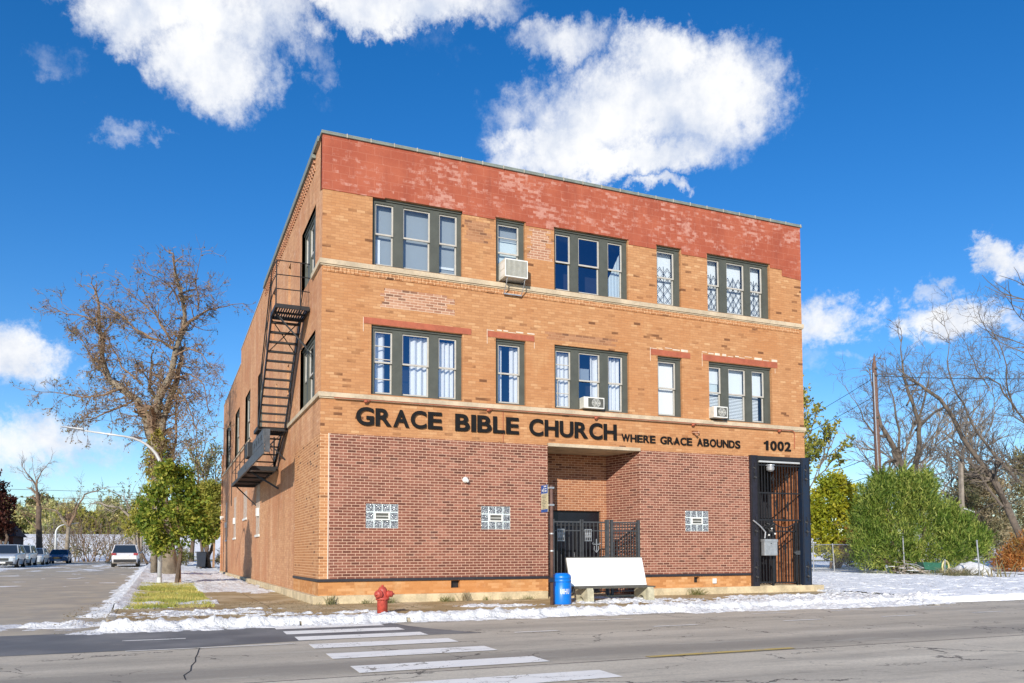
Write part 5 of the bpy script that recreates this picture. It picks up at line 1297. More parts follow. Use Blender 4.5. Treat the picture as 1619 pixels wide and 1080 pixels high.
def shrub(name, label, cat, loc, rx, ry, h, n, sz, mat, seed, group=None, z0=.1, lobes=9, stems=7, up=.3, stemmat='bark_brown', shape=None, fill=.35, narrow=.4, spikes=0):
    """leaf-sized faces in clumps through a crown of several lobes"""
    g = random.Random(seed); t = thing(name, label, cat, loc, 0, group); ml = M(); ms = M(); L_ = []
    if shape: L_ = [(Vector((CR.x*a+CF.x*b, CR.y*a+CF.y*b, z)), r_) for a,b,z,r_ in shape]
    else:
        for k in range(lobes):
            a = g.uniform(0,6.283); q = math.sqrt(g.random())*.62; z = lerp(z0+.18*h, h*.80, g.random()); w = math.sin(math.pi*clamp((z-z0*.2)/h*.9+.12))
            L_.append((Vector((rx*q*math.cos(a)*w, ry*q*math.sin(a)*w, z)), g.uniform(.26,.42)*min(rx,ry,h*.7)))
        L_.append((Vector((0,0,h*.5)), .45*min(rx,ry,h*.8)))
    clumps = []
    for _ in range(max(20, n//22)):
        c, r_ = g.choice(L_); d = rv(g); q = r_*(1 - fill*g.random()**1.5)*(1+.22*g.gauss(0,1)*.6); p = c + Vector((d.x*q, d.y*q, d.z*q*.9))
        if p.z < z0: p.z = z0 + g.random()*.3
        clumps.append((p, d))
    for p, d in clumps:
        cs = sz*g.uniform(1.2,3.0)
        for _ in range(22):
            q = p + rv(g)*cs*g.random()**.5
            a = (d*.6 + rv(g) + Vector((0,0,up))).normalized()*sz*g.uniform(.6,1.3); b = a.cross(rv(g)).normalized()*sz*narrow*g.uniform(.6,1.2)
            ml.add([q-a*.5, q+b*.6, q+a, q-b*.6],[(0,1,2,3)])
    if spikes:
        for _ in range(spikes):
            c, r_ = g.choice(L_); d = rv(g); d.z = abs(d.z)*.9+.1; d.normalize(); p = c + d*r_*.85; dd = (d + Vector((0,0,.7)) + rv(g)*.25).normalized(); ln = g.uniform(.3,.8)
            for j in range(26):
                f = j/26; q = p + dd*ln*f + rv(g)*.13*(1-f); a = (dd + rv(g)*.7).normalized()*sz*g.uniform(.5,.9); b = a.cross(rv(g)).normalized()*sz*narrow; ml.add([q-a*.5,q+b*.6,q+a,q-b*.6],[(0,1,2,3)])
    for k in range(stems):
        c, r_ = L_[k % len(L_)]; b = Vector((g.uniform(-.15,.15)*rx, g.uniform(-.15,.15)*ry, -.1)); mid = b.lerp(c,.5)+rv(g)*.1*h
        ms.tube([b, mid, c, c+Vector((0,0,r_*.6))], [.018*h,.013*h,.008*h,.002*h], 6)
    part('foliage', ml, MT[mat], t, world=False); part('stem', ms, MT[stemmat], t, world=False); return t

# corner sapling in leaf, hiding the lower lamp post
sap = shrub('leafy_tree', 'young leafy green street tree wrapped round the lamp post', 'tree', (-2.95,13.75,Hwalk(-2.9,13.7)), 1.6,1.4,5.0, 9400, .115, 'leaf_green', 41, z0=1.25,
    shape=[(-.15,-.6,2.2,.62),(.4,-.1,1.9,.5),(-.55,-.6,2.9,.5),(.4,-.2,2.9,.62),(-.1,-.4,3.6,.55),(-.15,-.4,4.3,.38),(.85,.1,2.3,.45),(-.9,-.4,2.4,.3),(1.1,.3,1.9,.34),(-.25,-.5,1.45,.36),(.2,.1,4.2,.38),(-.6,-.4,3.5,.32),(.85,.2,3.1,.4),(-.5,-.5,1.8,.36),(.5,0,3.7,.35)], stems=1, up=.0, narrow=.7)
sap.scale = (.94,.94,.96)
part('stem', M().tube([(.25,.1,0),(.22,.1,.9),(.18,-.2,1.7),(.1,0,3.2)],[.05,.045,.04,.02],8), MT['wood_post'], sap, world=False)
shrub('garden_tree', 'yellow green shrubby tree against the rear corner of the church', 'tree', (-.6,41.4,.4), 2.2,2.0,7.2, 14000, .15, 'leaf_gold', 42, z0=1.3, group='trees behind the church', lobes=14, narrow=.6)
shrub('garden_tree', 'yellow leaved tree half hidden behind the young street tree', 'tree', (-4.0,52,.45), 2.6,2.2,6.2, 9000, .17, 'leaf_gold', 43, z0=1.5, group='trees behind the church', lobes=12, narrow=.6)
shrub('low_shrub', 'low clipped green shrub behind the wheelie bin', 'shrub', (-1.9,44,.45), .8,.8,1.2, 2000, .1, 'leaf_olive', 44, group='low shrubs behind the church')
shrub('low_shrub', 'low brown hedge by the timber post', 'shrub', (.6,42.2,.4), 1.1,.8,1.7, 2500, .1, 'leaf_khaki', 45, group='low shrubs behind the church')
auto_tree('bare_tree', 'thin twiggy tree crown above the rear of the church side wall', (-1.2,52,.5), 9.0, 51, 'bark_brown', 'trees behind the church', leafmat='leaf_olive', leafn=2500)
# bushes of the vacant lot, right
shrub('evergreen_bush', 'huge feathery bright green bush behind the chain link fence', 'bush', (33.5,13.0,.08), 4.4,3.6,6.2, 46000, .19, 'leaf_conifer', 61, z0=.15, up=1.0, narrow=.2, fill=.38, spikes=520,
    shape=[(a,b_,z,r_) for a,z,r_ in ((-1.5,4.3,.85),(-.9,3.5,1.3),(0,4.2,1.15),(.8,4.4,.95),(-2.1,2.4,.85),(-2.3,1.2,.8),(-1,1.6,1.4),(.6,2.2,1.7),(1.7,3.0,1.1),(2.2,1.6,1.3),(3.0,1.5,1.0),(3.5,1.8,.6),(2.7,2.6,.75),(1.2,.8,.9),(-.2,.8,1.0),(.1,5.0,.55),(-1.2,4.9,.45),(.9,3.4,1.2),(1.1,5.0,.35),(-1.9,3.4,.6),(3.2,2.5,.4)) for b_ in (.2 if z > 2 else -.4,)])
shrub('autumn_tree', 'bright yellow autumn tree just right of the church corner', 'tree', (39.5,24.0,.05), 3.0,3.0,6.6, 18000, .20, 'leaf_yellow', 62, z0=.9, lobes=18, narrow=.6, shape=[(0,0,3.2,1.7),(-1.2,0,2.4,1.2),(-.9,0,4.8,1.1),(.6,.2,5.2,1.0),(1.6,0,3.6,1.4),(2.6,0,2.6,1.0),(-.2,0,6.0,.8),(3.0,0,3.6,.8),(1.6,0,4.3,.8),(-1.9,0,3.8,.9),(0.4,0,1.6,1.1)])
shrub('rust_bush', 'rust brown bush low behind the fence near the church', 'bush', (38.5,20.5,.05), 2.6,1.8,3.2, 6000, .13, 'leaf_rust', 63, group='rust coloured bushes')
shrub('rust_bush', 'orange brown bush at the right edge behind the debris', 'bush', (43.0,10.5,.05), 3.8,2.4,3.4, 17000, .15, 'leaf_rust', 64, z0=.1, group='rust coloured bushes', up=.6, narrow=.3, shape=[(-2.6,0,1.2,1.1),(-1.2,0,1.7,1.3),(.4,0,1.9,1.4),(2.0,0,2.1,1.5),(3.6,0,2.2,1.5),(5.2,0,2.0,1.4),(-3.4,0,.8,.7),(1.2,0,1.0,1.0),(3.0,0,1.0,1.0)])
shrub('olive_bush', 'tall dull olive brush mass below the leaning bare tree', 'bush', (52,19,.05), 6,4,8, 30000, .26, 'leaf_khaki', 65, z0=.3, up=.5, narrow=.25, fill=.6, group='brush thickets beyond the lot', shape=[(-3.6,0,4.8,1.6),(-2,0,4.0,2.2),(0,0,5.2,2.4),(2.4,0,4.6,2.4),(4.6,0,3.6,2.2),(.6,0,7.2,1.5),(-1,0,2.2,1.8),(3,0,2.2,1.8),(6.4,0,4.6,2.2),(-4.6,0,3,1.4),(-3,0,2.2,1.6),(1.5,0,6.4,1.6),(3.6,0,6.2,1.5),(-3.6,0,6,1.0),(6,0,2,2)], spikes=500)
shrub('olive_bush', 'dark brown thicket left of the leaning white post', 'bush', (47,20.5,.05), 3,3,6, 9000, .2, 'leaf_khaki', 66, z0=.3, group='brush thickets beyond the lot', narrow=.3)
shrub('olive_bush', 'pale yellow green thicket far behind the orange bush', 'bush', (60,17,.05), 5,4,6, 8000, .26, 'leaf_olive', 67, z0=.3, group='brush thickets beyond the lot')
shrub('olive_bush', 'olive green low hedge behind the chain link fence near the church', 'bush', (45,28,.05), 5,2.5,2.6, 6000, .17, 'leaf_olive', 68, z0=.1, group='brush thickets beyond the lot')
auto_tree('bare_tree', 'tree with thinning yellow brown leaves showing past the church corner', (43.6,33.4,.05), 12.8, 71, 'bark_dark', 'bare trees beyond the vacant lot', leafmat='leaf_gold', leafn=8500, leafsz=.18, spreadr=.36, forks=9, first=.3)
auto_tree('bare_tree', 'fine pale bare tree between the church corner and the utility pole', (60,36,.05), 13.5, 72, 'bark_pale', 'bare trees beyond the vacant lot', lvl=3, forks=9)
auto_tree('bare_tree', 'second fine bare tree just left of the utility pole', (66,34.5,.05), 14, 73, 'bark_pale', 'bare trees beyond the vacant lot', lvl=3, forks=9)
auto_tree('bare_tree', 'bare tree between the utility pole and the white post', (66,26,.05), 16, 74, 'bark_dark', 'bare trees beyond the vacant lot', lvl=3, forks=9)
auto_tree('bare_tree', 'bare spreading tree above the white post', (58,20.5,.05), 13, 75, 'bark_dark', 'bare trees beyond the vacant lot', lvl=3, forks=9, spreadr=.7)
auto_tree('bare_tree', 'tall bare tree at the far right edge of the frame', (58,14.0,.05), 19, 76, 'bark_dark', 'bare trees beyond the vacant lot', lvl=3, forks=11, spreadr=.7)
auto_tree('bare_tree', 'dense bare tree behind the olive brush', (64,18.5,.05), 15, 77, 'bark_pale', 'bare trees beyond the vacant lot', lvl=3, forks=11, spreadr=.7)

# street end, left: shrubs on the bank, trees beyond it, and a dark red tree with a cottage
k = 0
for (px, y, h, w, lab, mat) in ((-21,100,2.2,1.2,'tangled leafless thicket left of the dark car','leaf_khaki'),(-14.5,99,2.2,1.0,'small bare thicket under the far street lamp','leaf_khaki'),(-11.0,99,3.0,1.3,'leafless thicket between the far lamp and the white car','leaf_khaki'),(-8.0,99,2.4,1.0,'low bare thicket just left of the white car','leaf_khaki'),(-24.5,103,3.4,1.3,'tall bare thicket behind the nearest left parked cars','leaf_khaki'),(-17.5,104,3.2,1.2,'upright bare thicket just left of the far lamp post','leaf_khaki'),(-12.8,104,3.4,1.4,'tall bare thicket right of the far lamp post','leaf_khaki'),(-9.4,104,3.0,1.2,'open bare thicket against the middle of the snowy bank','leaf_khaki'),(-6.2,103,3.2,1.3,'bare thicket directly above the white car roof','leaf_khaki'),(-2.5,102,2.8,1.4,'bare thicket right of the white car','leaf_khaki')):
    g = random.Random(80+k); t = thing('bare_thicket', lab, 'bush', (px,y,.6), 0, 'bare thickets at the street end'); mb = M(); tp = []
    for j in range(11):
        a = g.uniform(0,6.28); twigs(mb, Vector((g.uniform(-w,w),g.uniform(-.3,.3),-.1)), Vector((math.cos(a)*.5,math.sin(a)*.5,1)).normalized(), h*g.uniform(.6,1.5), .05, 3, tp, g, 0, (2,4), .6, .3)
    part('branches', mb, MT['bark_pale' if k % 2 else 'twig_brown'], t, world=False)
    ml = M()
    for _ in range(300): p = g.choice(tp); p = Vector((p.x,p.y,p.z*.4)); a = rv(g)*.14; b = rv(g)*.08; ml.add([p-a,p+b,p+a,p-b],[(0,1,2,3)])
    part('leaves', ml, MT[mat], t, world=False); k += 1
far = [(-36,138,9,'leaf_olive','dark olive tree beyond the snowy bank, far left'),(-28,142,8,'leaf_far','pale gold tree beyond the snowy bank, left of the lamp'),(-20,140,7.5,'leaf_far','rounded gold tree beyond the bank above the far lamp'),(-12,143,8,'leaf_far','wide dull gold tree beyond the middle of the bank'),(-4,140,7,'leaf_olive','small olive tree beyond the bank left of the white car'),(4,143,8,'leaf_far','hazy yellow tree beyond the bank above the white car'),(12,140,8,'leaf_olive','olive tree beyond the bank behind the corner tree'),(20,142,9,'leaf_far','gold tree beyond the bank, behind the green corner tree')]
far += [(-44,136,8,'leaf_gold','olive gold tree beyond the bank at the left frame edge'),(-24,150,9,'leaf_olive','taller olive tree beyond the bank between two gold trees'),(-16,137,6,'leaf_gold','low golden tree beyond the bank above the dark car'),(-8,136,5.5,'leaf_gold','low golden tree beyond the bank right of the far lamp'),(0,148,9,'leaf_olive','taller olive tree beyond the bank above the white car')]
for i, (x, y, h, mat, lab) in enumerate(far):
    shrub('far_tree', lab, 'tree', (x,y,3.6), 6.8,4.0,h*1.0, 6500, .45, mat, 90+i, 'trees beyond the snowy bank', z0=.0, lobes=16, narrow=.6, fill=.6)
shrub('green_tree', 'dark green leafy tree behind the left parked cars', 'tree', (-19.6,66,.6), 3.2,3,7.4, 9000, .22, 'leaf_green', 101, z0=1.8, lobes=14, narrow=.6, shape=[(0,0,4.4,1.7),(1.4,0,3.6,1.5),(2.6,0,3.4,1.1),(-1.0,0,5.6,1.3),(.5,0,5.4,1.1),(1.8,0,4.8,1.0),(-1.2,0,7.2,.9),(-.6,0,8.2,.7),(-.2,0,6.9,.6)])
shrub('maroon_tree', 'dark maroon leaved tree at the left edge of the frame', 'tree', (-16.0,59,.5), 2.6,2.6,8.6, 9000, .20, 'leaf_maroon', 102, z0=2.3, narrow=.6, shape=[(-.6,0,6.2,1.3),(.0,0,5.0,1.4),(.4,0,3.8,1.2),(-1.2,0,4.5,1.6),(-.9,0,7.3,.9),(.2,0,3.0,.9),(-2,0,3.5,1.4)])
t = thing('cottage', 'small dark red house behind the cars at the left edge', 'house', (-18.6,70,.6))
part('wall', M().box(-3,2.6,-2,4,0,2.6), MT['house_dark'], t, world=False)
rf = part('roof', M().add([(-3.3,-2.3,2.5),(2.9,-2.3,2.5),(2.9,4.3,2.5),(-3.3,4.3,2.5),(-3.3,1,4.0),(2.0,1,4.0)],[(0,1,5,4),(1,2,5),(2,3,4,5),(3,0,4),(0,3,2,1)]), MT['house_dark'], t, world=False); part('chimney', M().box(-1.4,-.9,.6,1.2,3.3,4.7), MT['house_dark'], rf, world=False)
for x in (-.4,1.5):
    w = part('window', M().box(x-.05,x+.75,-2.05,-2.001,1.0,2.0), MT['white_plastic'], t, world=False); part('pane', M().box(x,x+.33,-2.08,-2.051,1.05,1.95).box(x+.37,x+.7,-2.08,-2.051,1.05,1.95), MT['shade_pale'], w, world=False)
part('door', M().box(-1.6,-.8,-2.04,-2.001,0,2.0), MT['door_brown'], t, world=False)

# ================================================================ chain link fence, pole, wires, debris
def chain_mat():
    t = NT('chain_link'); p = t.xyz(t.pos()); s_ = .075
    a = t.math('FRACT', t.math('DIVIDE', t.math('ADD', p[1], p[2]), s_)); b = t.math('FRACT', t.math('DIVIDE', t.math('ADD', t.math('SUBTRACT', p[1], p[2]), 50.0), s_))
    k = t.math('MAXIMUM', t.math('LESS_THAN', a, .09), t.math('LESS_THAN', b, .09))
    bs = t.bsdf((.40,.41,.42), .5, .6); tr = t.n('ShaderNodeBsdfTransparent'); mx = t.n('ShaderNodeMixShader'); t.lk(k, mx.inputs[0]); t.lk(tr.outputs[0], mx.inputs[1]); t.lk(bs.outputs[0], mx.inputs[2]); t.lk(mx.outputs[0], t.out.inputs[0]); MT['chain'] = t.mat
chain_mat()
cf = thing('chain_link_fence', 'sagging galvanised chain link fence with leaning posts across the snowy lot', 'fence', (31.4,14,.1))
posts = [(30.9,17.2,1.75,0),(31.0,15.7,1.75,-.12),(31.3,13.8,1.7,-.1),(32.0,11.9,2.25,-.07),(31.8,9.4,.9,.05),(31.4,7.2,1.8,-.10)]
for x,y,h,l in posts: part('post', M().tube([(x,y,0),(x+.4*0,y-l,h)],[.035,.03],8).lathe([(.045,0),(.03,.05),(0,.07)],(x,y-l,h),(0,0,1),8), MT['galvanised'], cf)
part('top_rail', M().tube([(31.0,24,1.75),(31.0,17,1.76),(31.1,15.8,1.76),(31.3,13.9,1.72),(31.5,13.0,1.7)],.024,6), MT['galvanised'], cf)
part('lower_rail', M().tube([(31.0,24,.82),(31.0,17,.80),(31.05,15.75,.80)],.016,6), MT['galvanised'], cf)
part('link_mesh', M().quad((31.03,24,.12),(31.03,13.0,.12),(31.03,13.2,1.72),(31.03,24,1.72)), MT['chain'], cf)
up = thing('utility_pole', 'tall brown wooden utility pole with a splintered top behind the green bush', 'utility pole', (35.2,16.3,.05))
part('pole', M().tube([(0,0,-.2),(-.05,0,4),(-.12,0,8),(-.16,0,11.2),(-.17,0,12.3),(-.15,0,13.0)],[.20,.19,.17,.15,.12,.02],10), MT['wood_pole'], up, world=False, smooth_=True)
part('conduit', M().tube([(-.16,-.17,4),(-.30,-.14,8),(-.35,-.1,11.8)],.035,6), MT['galvanised'], up, world=False)
for z in (12.0,11.6,9.1): part('insulator', M().lathe([(.05,0),(.09,.05),(.05,.12)],(-.2,-.16,z),(0,0,1),8), MT['ac_dark'], up, world=False)
def wire(label, a, b, sag, r_, grp):
    pts = [(lerp(a[0],b[0],t_),lerp(a[1],b[1],t_),lerp(a[2],b[2],t_)-sag*4*t_*(1-t_)) for t_ in rangef(0,1,14)]
    tag(mesh_obj('overhead_wire', M().tube(pts, r_, 4), MT['wire_black']), label, 'wire', grp)
G2 = 'overhead wires at the utility pole'
for i,(z,l) in enumerate(((11.6,'topmost thin wire running left from the utility pole'),(10.5,'second thin wire down, left of the utility pole'),(7.0,'upper of the low wires left of the utility pole'),(5.9,'lowest wire running left from the utility pole'))):
    wire(l, (35.0,16.3,z), (60,70,z+1.5), 1.0, .018, G2)
wire('thin wire running right from the utility pole top to the bare trees', (35.0,16.3,11.7), (60,5,12.6), .6, .018, G2)
G3 = 'overhead wires across the street end'
for i,(z,l) in enumerate(((10.2,'upper wire crossing the street end on the left'),(9.3,'middle wire crossing the street end on the left'),(8.7,'lower wire crossing the street end on the left'))):
    wire(l, (-70,92,z), (30,92,z-.6), .8, .022, G3)
t = thing('white_post', 'weathered white broken post standing in the brush at right', 'post', (41.05,15.55,.05))
part('shaft', M().add([(-.10,-.10,0),(.10,-.10,0),(.10,.10,0),(-.10,.10,0),(-.13,-.1,6.7),(.08,-.1,6.5),(.10,.1,6.6),(-.11,.1,6.9)],[(0,3,2,1),(4,5,6,7),(0,1,5,4),(1,2,6,5),(2,3,7,6),(3,0,4,7)]), MT['bark_pale'], t, world=False); part('cap', M().bar((0,-.1,3.9),(.9,-.1,3.7),.08), MT['lamp_white'], t, world=False)
t = thing('garden_cart', 'green barrow lying on its side with a yellow rimmed wheel by the bush', 'cart', (32.4,10.7,.05), -.4); t.scale = (.72,.72,.72)
m = M()
m.add([(-.55,-.35,.55),(.45,-.35,.45),(.45,.35,.45),(-.55,.35,.55),(-.75,-.5,1.05),(.65,-.5,1.0),(.65,.5,1.0),(-.75,.5,1.05)],[(0,3,2,1),(0,1,5,4),(1,2,6,5),(2,3,7,6),(3,0,4,7)])
part('tray', m, MT['cart_green'], t, world=False)
part('wheel', M().tube([(.85+.28*math.cos(a*math.pi/8),-.45+.10*math.cos(a*math.pi/8),.72+.42*math.sin(a*math.pi/8)) for a in range(17)],.06,8), MT['ring_yellow'], t, world=False)
part('hub', M().lathe([(.12,0),(.12,.1)],(.85,-.40,.72),(.2,-1,0),12), MT['cart_green'], t, world=False)
for s_ in (-1,1): part('handle', M().tube([(-.5,.3*s_,.6),(-1.2,.35*s_,.9),(-1.6,.35*s_,.95)],.025,6), MT['galvanised'], t, world=False); part('leg', M().tube([(-.2,.3*s_,.5),(-.35,.34*s_,0)],.025,6), MT['galvanised'], t, world=False)
t = thing('rubbish_heap', 'snow dusted heap of broken frames and sticks beside the green cart', 'heap', (31.8,11.4,.1)); g = random.Random(3)
m = M()
for k in range(60): c = Vector((g.gauss(0,.5),g.gauss(0,.45),abs(g.gauss(.3,.25)))); a = rv(g)*g.uniform(.1,.4); a.z *= .5; m.bar(c-a,c+a,g.uniform(.015,.05))
part('stick', m, MT['bark_pale'], t, world=False)
m = M()
for k in range(16): c = Vector((g.gauss(0,.5),g.gauss(0,.4),abs(g.gauss(.35,.2)))); m.box(c.x-.1,c.x+.12,c.y-.1,c.y+.1,c.z,c.z+.03)
part('snow_cap', m, MT['snow'], t, world=False)
t = thing('snow_mound', 'rounded mound of snow covered rubble right of the green cart', 'mound', (33.2,9.0,.1)); m = M(); n = 22; vs = []
for j in range(n+1):
    for i in range(n+1):
        u, v = i/n*2-1, j/n*2-1; q = max(0,1-u*u-v*v); vs.append((u*.9,v*1.1,.75*q**.6+.09*fbm(u*3,v*3,9,3)-.05))
m.add(vs,[(j*(n+1)+i,j*(n+1)+i+1,(j+1)*(n+1)+i+1,(j+1)*(n+1)+i) for j in range(n) for i in range(n)]); part('snow_cover', m, MT['snow'], t, world=False, smooth_=True)
def dry_clump(label, loc, w, h, n, seed, mat='leaf_khaki', grp='dry weed clumps'):
    g = random.Random(seed); t = thing('weed_clump', label, 'weed', loc, 0, grp); m = M()
    for _ in range(n):
        b = Vector((g.gauss(0,w*.4),g.gauss(0,w*.4),0)); tip = b + Vector((g.gauss(0,w*.5),g.gauss(0,w*.5),h*g.uniform(.4,1.1))); s_ = Vector((g.uniform(-1,1),g.uniform(-1,1),0)).normalized()*h*.03
        mid = b.lerp(tip,.55)+Vector((0,0,h*.12)); m.add([b-s_,b+s_,mid+s_*.8,mid-s_*.8],[(0,1,2,3)]); m.add([mid-s_*.8,mid+s_*.8,tip],[(0,1,2)])
    part('blades', m, MT[mat], t, world=False); return t
dry_clump('wide brown dry weed clump in the snow at right', (31.9,8.6,.1), 1.3,.5,420,1)
dry_clump('thin bare stalks beside the rightmost fence post', (31.6,6.4,.1), .6,.9,22,2,'leaf_khaki')
for i,(x,w_,h,n,l) in enumerate(((.25,.16,.26,40,'dry weed tuft at the left corner of the foundation'),(1.05,.2,.13,60,'low green tuft left of the hydrant at the wall foot'),(1.55,.22,.16,90,'green tuft behind the fire hydrant'),(3.0,.2,.17,80,'weed tuft left of the foundation vent'),(3.5,.14,.26,50,'taller dry weed just below the foundation vent'),(4.05,.1,.14,25,'tiny weed between the vent and the porch'),(5.15,.3,.12,70,'low weeds at the wall foot near the bus stop pole'),(4.6,.12,.10,25,'smallest weed sprig along the left foundation'),(10.3,.35,.20,130,'weed clump at the wall foot under the right vent'),(-.05,.10,.10,16,'few dry blades at the very corner of the building'))):
    dry_clump(l, (x,-.22,.12), w_, h, n, 20+i, 'leaf_olive' if i not in (0,4,9) else 'leaf_khaki', 'weeds along the foundation')
# fallen snow covered table and dark bits in the lot
t = thing('snowy_table', 'low maroon seat with snow on top behind the fence', 'seat', (33.3,15.2,.1), .3)
part('seat', M().box(-.9,.9,-.4,.4,.62,.86), MT['trash_maroon'], t, world=False, bevel=.03); part('snow_cap', M().box(-.85,.95,-.42,.42,.862,.94), MT['snow'], t, world=False, bevel=.03)
for sx_ in (-1,1):
    for sy in (-1,1): part('leg', M().bar((sx_*.75,sy*.3,.62),(sx_*.8,sy*.35,0),.05), MT['iron_black'], t, world=False)
tag(mesh_obj('fallen_rail', M().tube([(31.3,20,.33),(31.5,15,.32),(31.7,12.8,.30)],.05,6), MT['galvanised']), 'long pale fallen rail lying along the foot of the chain link fence', 'rail')
tag(mesh_obj('fallen_log', M().tube([(33.6,5.6,.25),(33.2,5.0,.3),(33.0,4.2,.22)],[.12,.14,.08],8), MT['bark_brown']), 'short dark log lying in the snow at the right edge', 'log')
tag(mesh_obj('snow_rock', M().lathe([(.0,-.05),(.17,0),(.15,.07),(.07,.11),(0,.12)],(12.8,-3.42,-.02),(0,0,1),9), MT['ring_yellow']), 'yellowish snow dusted stone in the gutter by the puddle', 'stone')

# yellow parkway turf
g = random.Random(12); m = M()
for _ in range(19000):
    x = g.uniform(-4.05,-2.25); y = g.uniform(-.1,13.5)
    if fbm(x*.9,y*.6,3,3)+.25*g.random() < -.12: continue
    z = Hwalk(x,y); h = g.uniform(.04,.10); a = Vector((g.gauss(0,.03),g.gauss(0,.03),h)); s_ = Vector((g.uniform(-1,1),g.uniform(-1,1),0)).normalized()*.011; b = Vector((x,y,z-.01)); m.add([b-s_,b+s_,b+a],[(0,1,2)])
o = mesh_obj('grass', m, MT['grass_blade']); tag(o, 'dry yellow green grass on the strip between kerb and pavement', 'grass', kind='stuff')
g = random.Random(13); m = M()
for _ in range(5200):
    qq = g.random()
    if qq < .35: x = g.uniform(-5,-.0); y = g.uniform(-3.7,1.5)
    elif qq < .75: x = g.uniform(-5,14); y = g.uniform(-3.75,-.2)
    else: x = g.uniform(15,33); y = g.uniform(-3,9)
    z = Hwalk(x,y) if y > -3.4 else -.045
    z += max(0.0, cov_front(x,y)) if x < 15 else max(0.0,cov_lot(x,y))
    a = rv(g)*g.uniform(.01,.035); a.z = abs(a.z)*.3; b = rv(g)*.012; b.z=.004; p = Vector((x,y,z+.008)); m.add([p-a,p+b,p+a,p-b],[(0,1,2,3)])
o = mesh_obj('leaf_litter', m, MT['leaf_brown']); tag(o, 'scattered brown leaf litter over the snow and pavement', 'litter', kind='stuff')

# ================================================================ parked cars
def car(label, loc, rz, paint_, suv=True):
    t = thing('parked_car', label, 'car', loc, rz, 'cars parked along the side street')
    Ln, w = 4.6, .91; H_ = 1.62 if suv else 1.44; zb = 1.0 if suv else .93
    st = [(-2.3,.72,.45,.70),(-2.22,.84,.30,.80),(-1.9,.90,.24,.92 if suv else .80),(-1.1,w,.22,zb),(0,w,.22,zb+.02),(1.2,w,.22,zb+.05),(1.9,.90,.24,zb+.06),(2.2,.86,.32,zb),(2.3,.78,.42,.82)]
    vs = []
    for y, ww, z0, z1 in st:
        zm_ = (z0+z1)/2
        vs += [(-ww*.92,y,z0),(-ww,y,zm_),(-ww*.96,y,z1-.06),(-ww*.88,y,z1),(ww*.88,y,z1),(ww*.96,y,z1-.06),(ww,y,zm_),(ww*.92,y,z0)]
    n = 8; fs = [(i*n+k,i*n+(k+1)%n,(i+1)*n+(k+1)%n,(i+1)*n+k) for i in range(len(st)-1) for k in range(n)]+[tuple(range(n))[::-1],tuple((len(st)-1)*n+k for k in range(n))]
    b = part('body', M().add(vs,fs), MT[paint_], t, world=False, smooth_=False, bevel=.03)
    # glasshouse: front at -y
    f0, f1, r1, r0 = -1.15, -.45, (1.75 if suv else 1.2), (2.15 if suv else 1.95)
    wb, wt = .84, .66
    gv = [(-wb,f0,zb-.02),(wb,f0,zb-.02),(wb,r0,zb),(-wb,r0,zb),(-wt,f1,H_-.05),(wt,f1,H_-.05),(wt,r1,H_-.05),(-wt,r1,H_-.05)]
    part('window_glass', M().add(gv,[(0,1,5,4),(1,2,6,5),(2,3,7,6),(3,0,4,7),(4,5,6,7)]), MT['car_glass'], t, world=False)
    part('roof', M().add([(-wt-.01,f1-.03,H_-.05),(wt+.01,f1-.03,H_-.05),(wt+.01,r1+.03,H_-.05),(-wt-.01,r1+.03,H_-.05),(-wt*.9,f1+.12,H_),(wt*.9,f1+.12,H_),(wt*.9,r1-.1,H_),(-wt*.9,r1-.1,H_)],[(0,1,5,4),(1,2,6,5),(2,3,7,6),(3,0,4,7),(4,5,6,7),(0,3,2,1)]), MT[paint_], t, world=False)
    for s_ in (-1,1):
        for (ya,yb_) in ((f0,f1),(r0,r1),(.35,.35)): part('pillar', M().bar((s_*(wb+.005),ya,zb),(s_*(wt+.01),yb_,H_-.03),.06), MT[paint_], t, world=False)
    for s_ in (-1,1):
        for y in (-1.42,1.42):
            wh = part('wheel', M().lathe([(.33,0),(.33,.22)],(s_*.93-(.0 if s_>0 else -.0)-s_*.24*(1),y,.33),(s_,0,0),22).lathe([(.30,.22),(.33,.22)],(s_*.69,y,.33),(s_,0,0),22), MT['tyre'], t, world=False)
            part('rim', M().lathe([(.21,.225),(.20,.24),(.05,.235)],(s_*.69,y,.33),(s_,0,0),14), MT['rim'], wh, world=False)
        part('headlight', M().box(s_*.52,s_*.84,-2.30,-2.12,.66,.78), MT['headlight'], t, world=False, bevel=.03)
        part('tail_light', M().box(s_*.56,s_*.86,2.16,2.315,.84,1.0), MT['tail_red'], t, world=False, bevel=.02)
        part('mirror', M().box(s_*.88,s_*1.04,-.85,-.72,zb-.02,zb+.12), MT[paint_], t, world=False, bevel=.03)
    part('grille', M().box(-.42,.42,-2.335,-2.29,.48,.66), MT['car_glass'], t, world=False)
    part('bumper', M().box(-.74,.74,2.29,2.36,.34,.55), MT['iron_black' if suv else paint_], t, world=False, bevel=.03); part('bumper', M().box(-.70,.70,-2.37,-2.29,.26,.42), MT['iron_black' if suv else paint_], t, world=False, bevel=.03)
    part('number_plate', M().box(-.26,.26,2.30,2.325,.74,.87), MT['white_plastic'], t, world=False); part('number_plate', M().box(-.26,.26,-2.392,-2.372,.30,.40), MT['white_plastic'], t, world=False)
    return t
def zc(y): return Hroad(-6,y)
car('white hatchback seen from behind, parked at the right kerb of the side street', (-5.85,48.3,zc(48)), math.pi, 'car_white')
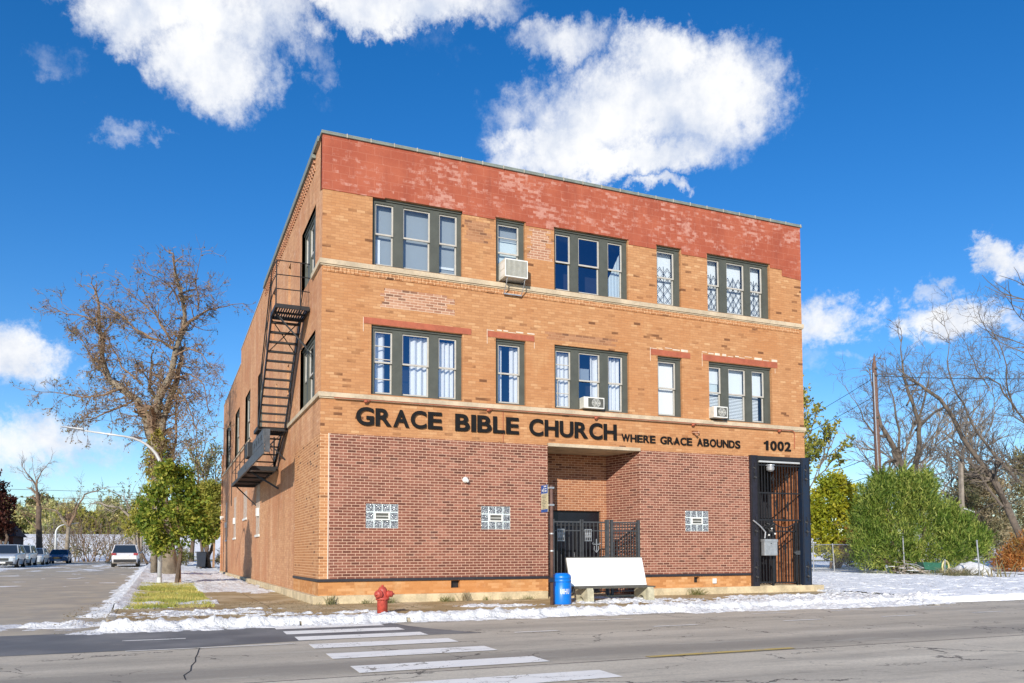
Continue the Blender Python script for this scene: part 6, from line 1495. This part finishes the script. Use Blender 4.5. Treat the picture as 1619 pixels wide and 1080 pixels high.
for lab, x, y, p_, suv in (('silver blue car nearest, cut by the left edge of the frame',-13.5,48.5,'car_silver',True),('pale car with a dark windscreen, second from the left edge',-13.5,54.5,'car_pale',True),('pale blue hatchback third from the left edge, snow on its bonnet',-13.45,61.5,'car_silver',False),('dark blue car parked alone farther up the left kerb',-13.2,78,'car_blue',False)):
    car(lab, (x,y,zc(y)), .0, p_, suv)
# bank of snow beyond the brush on the right
m = M(); ys = rangef(-60,150,60); vs = []
for t_, k_ in ((0,0),(.2,.3),(.5,.85),(.7,1),(1,1)):
    for y in ys: vs.append((92+14*t_+.8*fbm(y*.05,t_*3,1,2), y, .1+3.9*k_+.15*fbm(y*.1,t_*4,2,3)))
n = len(ys); m.add(vs,[(j*n+i+1,j*n+i,(j+1)*n+i,(j+1)*n+i+1) for j in range(4) for i in range(n-1)]); setting('embankment', m, MT['snow'], None, True)

# ================================================================ camera
cam = bpy.data.cameras.new('Camera'); co = bpy.data.objects.new('Camera', cam); col.objects.link(co); scene.camera = co
f_, pt, yaw, ro = 1.292731, .0562, .405522, -.003208
fwd = Vector((math.sin(yaw)*math.cos(pt), math.cos(yaw)*math.cos(pt), math.sin(pt))); rt = Vector((math.cos(yaw), -math.sin(yaw), 0)); upv = rt.cross(fwd)
r2 = rt*math.cos(ro)+upv*math.sin(ro); u2 = -rt*math.sin(ro)+upv*math.cos(ro)
mw = Matrix((( r2.x,u2.x,-fwd.x,-3.295623),(r2.y,u2.y,-fwd.y,-19.16113),(r2.z,u2.z,-fwd.z,1.25),(0,0,0,1))); co.matrix_world = mw
cam.sensor_width = 36; cam.lens = 1292.731/1619*36; cam.shift_x = (809.5-814.218)/1619; cam.shift_y = (804.268-540)/1619
cam.clip_end = 3000; cam.clip_start = .1

# ================================================================ daylight
to_sun = Vector((-.70,-1.0,.52)).normalized()
el = math.asin(to_sun.z); az = math.atan2(to_sun.x, to_sun.y)
sd = bpy.data.lights.new('Sun','SUN'); sd.energy = 4.1; sd.angle = R(.5); sd.color = (1.0,.93,.82)
so = bpy.data.objects.new('Sun', sd); col.objects.link(so); so.rotation_euler = (-to_sun).to_track_quat('-Z','Y').to_euler()
w = bpy.data.worlds.new('World'); scene.world = w; w.use_nodes = True; nt = w.node_tree; nt.nodes.clear()
class WN(NT):
    def __init__(s, t): s.t = t
q = WN(nt)
sky = q.n('ShaderNodeTexSky', sky_type='NISHITA'); sky.sun_disc = False; sky.sun_elevation = el; sky.sun_rotation = az; sky.air_density = 1.0; sky.dust_density = .2; sky.ozone_density = 1.5; sky.altitude = 200
tc = q.n('ShaderNodeTexCoord'); d = q.xyz(tc.outputs['Generated'])
hs = q.n('ShaderNodeHueSaturation'); hs.inputs['Saturation'].default_value = 1.45; hs.inputs['Value'].default_value = 1.0; q.lk(sky.outputs[0], hs.inputs['Color'])
base = q.mix(1.0, hs.outputs[0], (.70,.79,.97), 'MULTIPLY')
a_ = q.math('ARCTAN2', d[0], d[1]); e_ = q.math('ARCSINE', d[2])
v = q.comb(a_, e_, 0.0)
n1 = q.noise(9, v, 8, .62, 1, dist=.3); n1x = q.xyz(n1)
n2 = q.noise(45, v, 9, .72, 1); n2x = q.xyz(n2)
ad = q.math('ADD', a_, q.math('ADD', q.math('MULTIPLY', q.math('SUBTRACT', n1x[0], .5), .16), q.math('MULTIPLY', q.math('SUBTRACT', n2x[0], .5), .075)))
ed = q.math('ADD', e_, q.math('ADD', q.math('MULTIPLY', q.math('SUBTRACT', n1x[1], .5), .09), q.math('MULTIPLY', q.math('SUBTRACT', n2x[1], .5), .05)))
CL = [(0.0,.575,.14,.040,1),(.038,.525,.076,.05,1),(-.05,.545,.058,.035,.9),(.237,.61,.177,.028,1),(.30,.575,.05,.02,.35),(.464,.572,.072,.026,.75),(.55,.503,.15,.050,1),(.654,.505,.092,.062,1),(.601,.552,.085,.035,1),(.475,.475,.085,.030,1),(.52,.455,.15,.024,1),(.58,.422,.032,.011,.8),
      (-.041,.442,.030,.017,.55),(-.07,.475,.02,.012,.3),(-.13,.50,.04,.02,.45),(.12,.585,.05,.04,.8),(.16,.545,.03,.03,.5),(.17,.50,.03,.02,.35),(-.162,.208,.060,.040,1),(-.125,.115,.085,.030,.85),(.955,.302,.031,.019,.9),(.785,.262,.05,.028,.9),(.906,.246,.062,.023,1),(.873,.276,.032,.016,.7),(.803,.217,.02,.011,.5),(.76,.225,.04,.02,.5),(.34,.555,.04,.02,.35),
      (-.9,.35,.35,.10,1),(1.7,.4,.4,.1,1),(2.6,.5,.3,.12,1),(-2.2,.6,.4,.1,1),(3.0,.3,.14,.04,.7),(-2.8,.25,.2,.04,.6),(-1.6,.3,.3,.06,.8)]
tot = None; lit = None
for (a0,e0,ra,re,k_) in CL:
    x_ = q.math('MULTIPLY', q.math('SUBTRACT', ad, a0), 1/ra); y_ = q.math('MULTIPLY', q.math('SUBTRACT', ed, e0), 1/re)
    dd = q.math('ADD', q.math('MULTIPLY', x_, x_), q.math('MULTIPLY', y_, y_))
    g_ = q.math('MULTIPLY', q.math('SUBTRACT', 1.0, q.math('MULTIPLY', dd, .5), None, True), k_)
    tot = g_ if tot is None else q.math('MAXIMUM', tot, g_)
det = q.noise(24, v, 9, .66)
dens = q.math('ADD', tot, q.math('MULTIPLY', q.math('SUBTRACT', det, .5), .6))
alpha = q.step(dens, .30, .95)
wisp = q.math('MULTIPLY', q.step(q.noise(3.2, q.vscale(v,(1,3.2,1)), 9, .7), .5, .75), q.math('MULTIPLY', q.step(e_, .30, .05), .45))
alpha = q.math('MAXIMUM', alpha, wisp)
shd = q.step(q.math('ADD', q.noise(14, v, 6, .6), q.math('MULTIPLY', dens, .12)), .35, .72)
ccol = q.mix(shd, (3.7,4.2,5.2), (6.2,6.25,6.35))
fin = q.mix(alpha, base, ccol)
bg = q.n('ShaderNodeBackground'); q.lk(fin, bg.inputs[0]); bg.inputs[1].default_value = .12
out = q.n('ShaderNodeOutputWorld'); q.lk(bg.outputs[0], out.inputs[0])

vs_ = scene.view_settings; vs_.view_transform = 'Standard'; vs_.look = 'None'; vs_.exposure = .45; vs_.gamma = 1.0; vs_.use_curve_mapping = False
scene.cycles.max_bounces = 8; scene.cycles.transparent_max_bounces = 24; scene.cycles.diffuse_bounces = 3
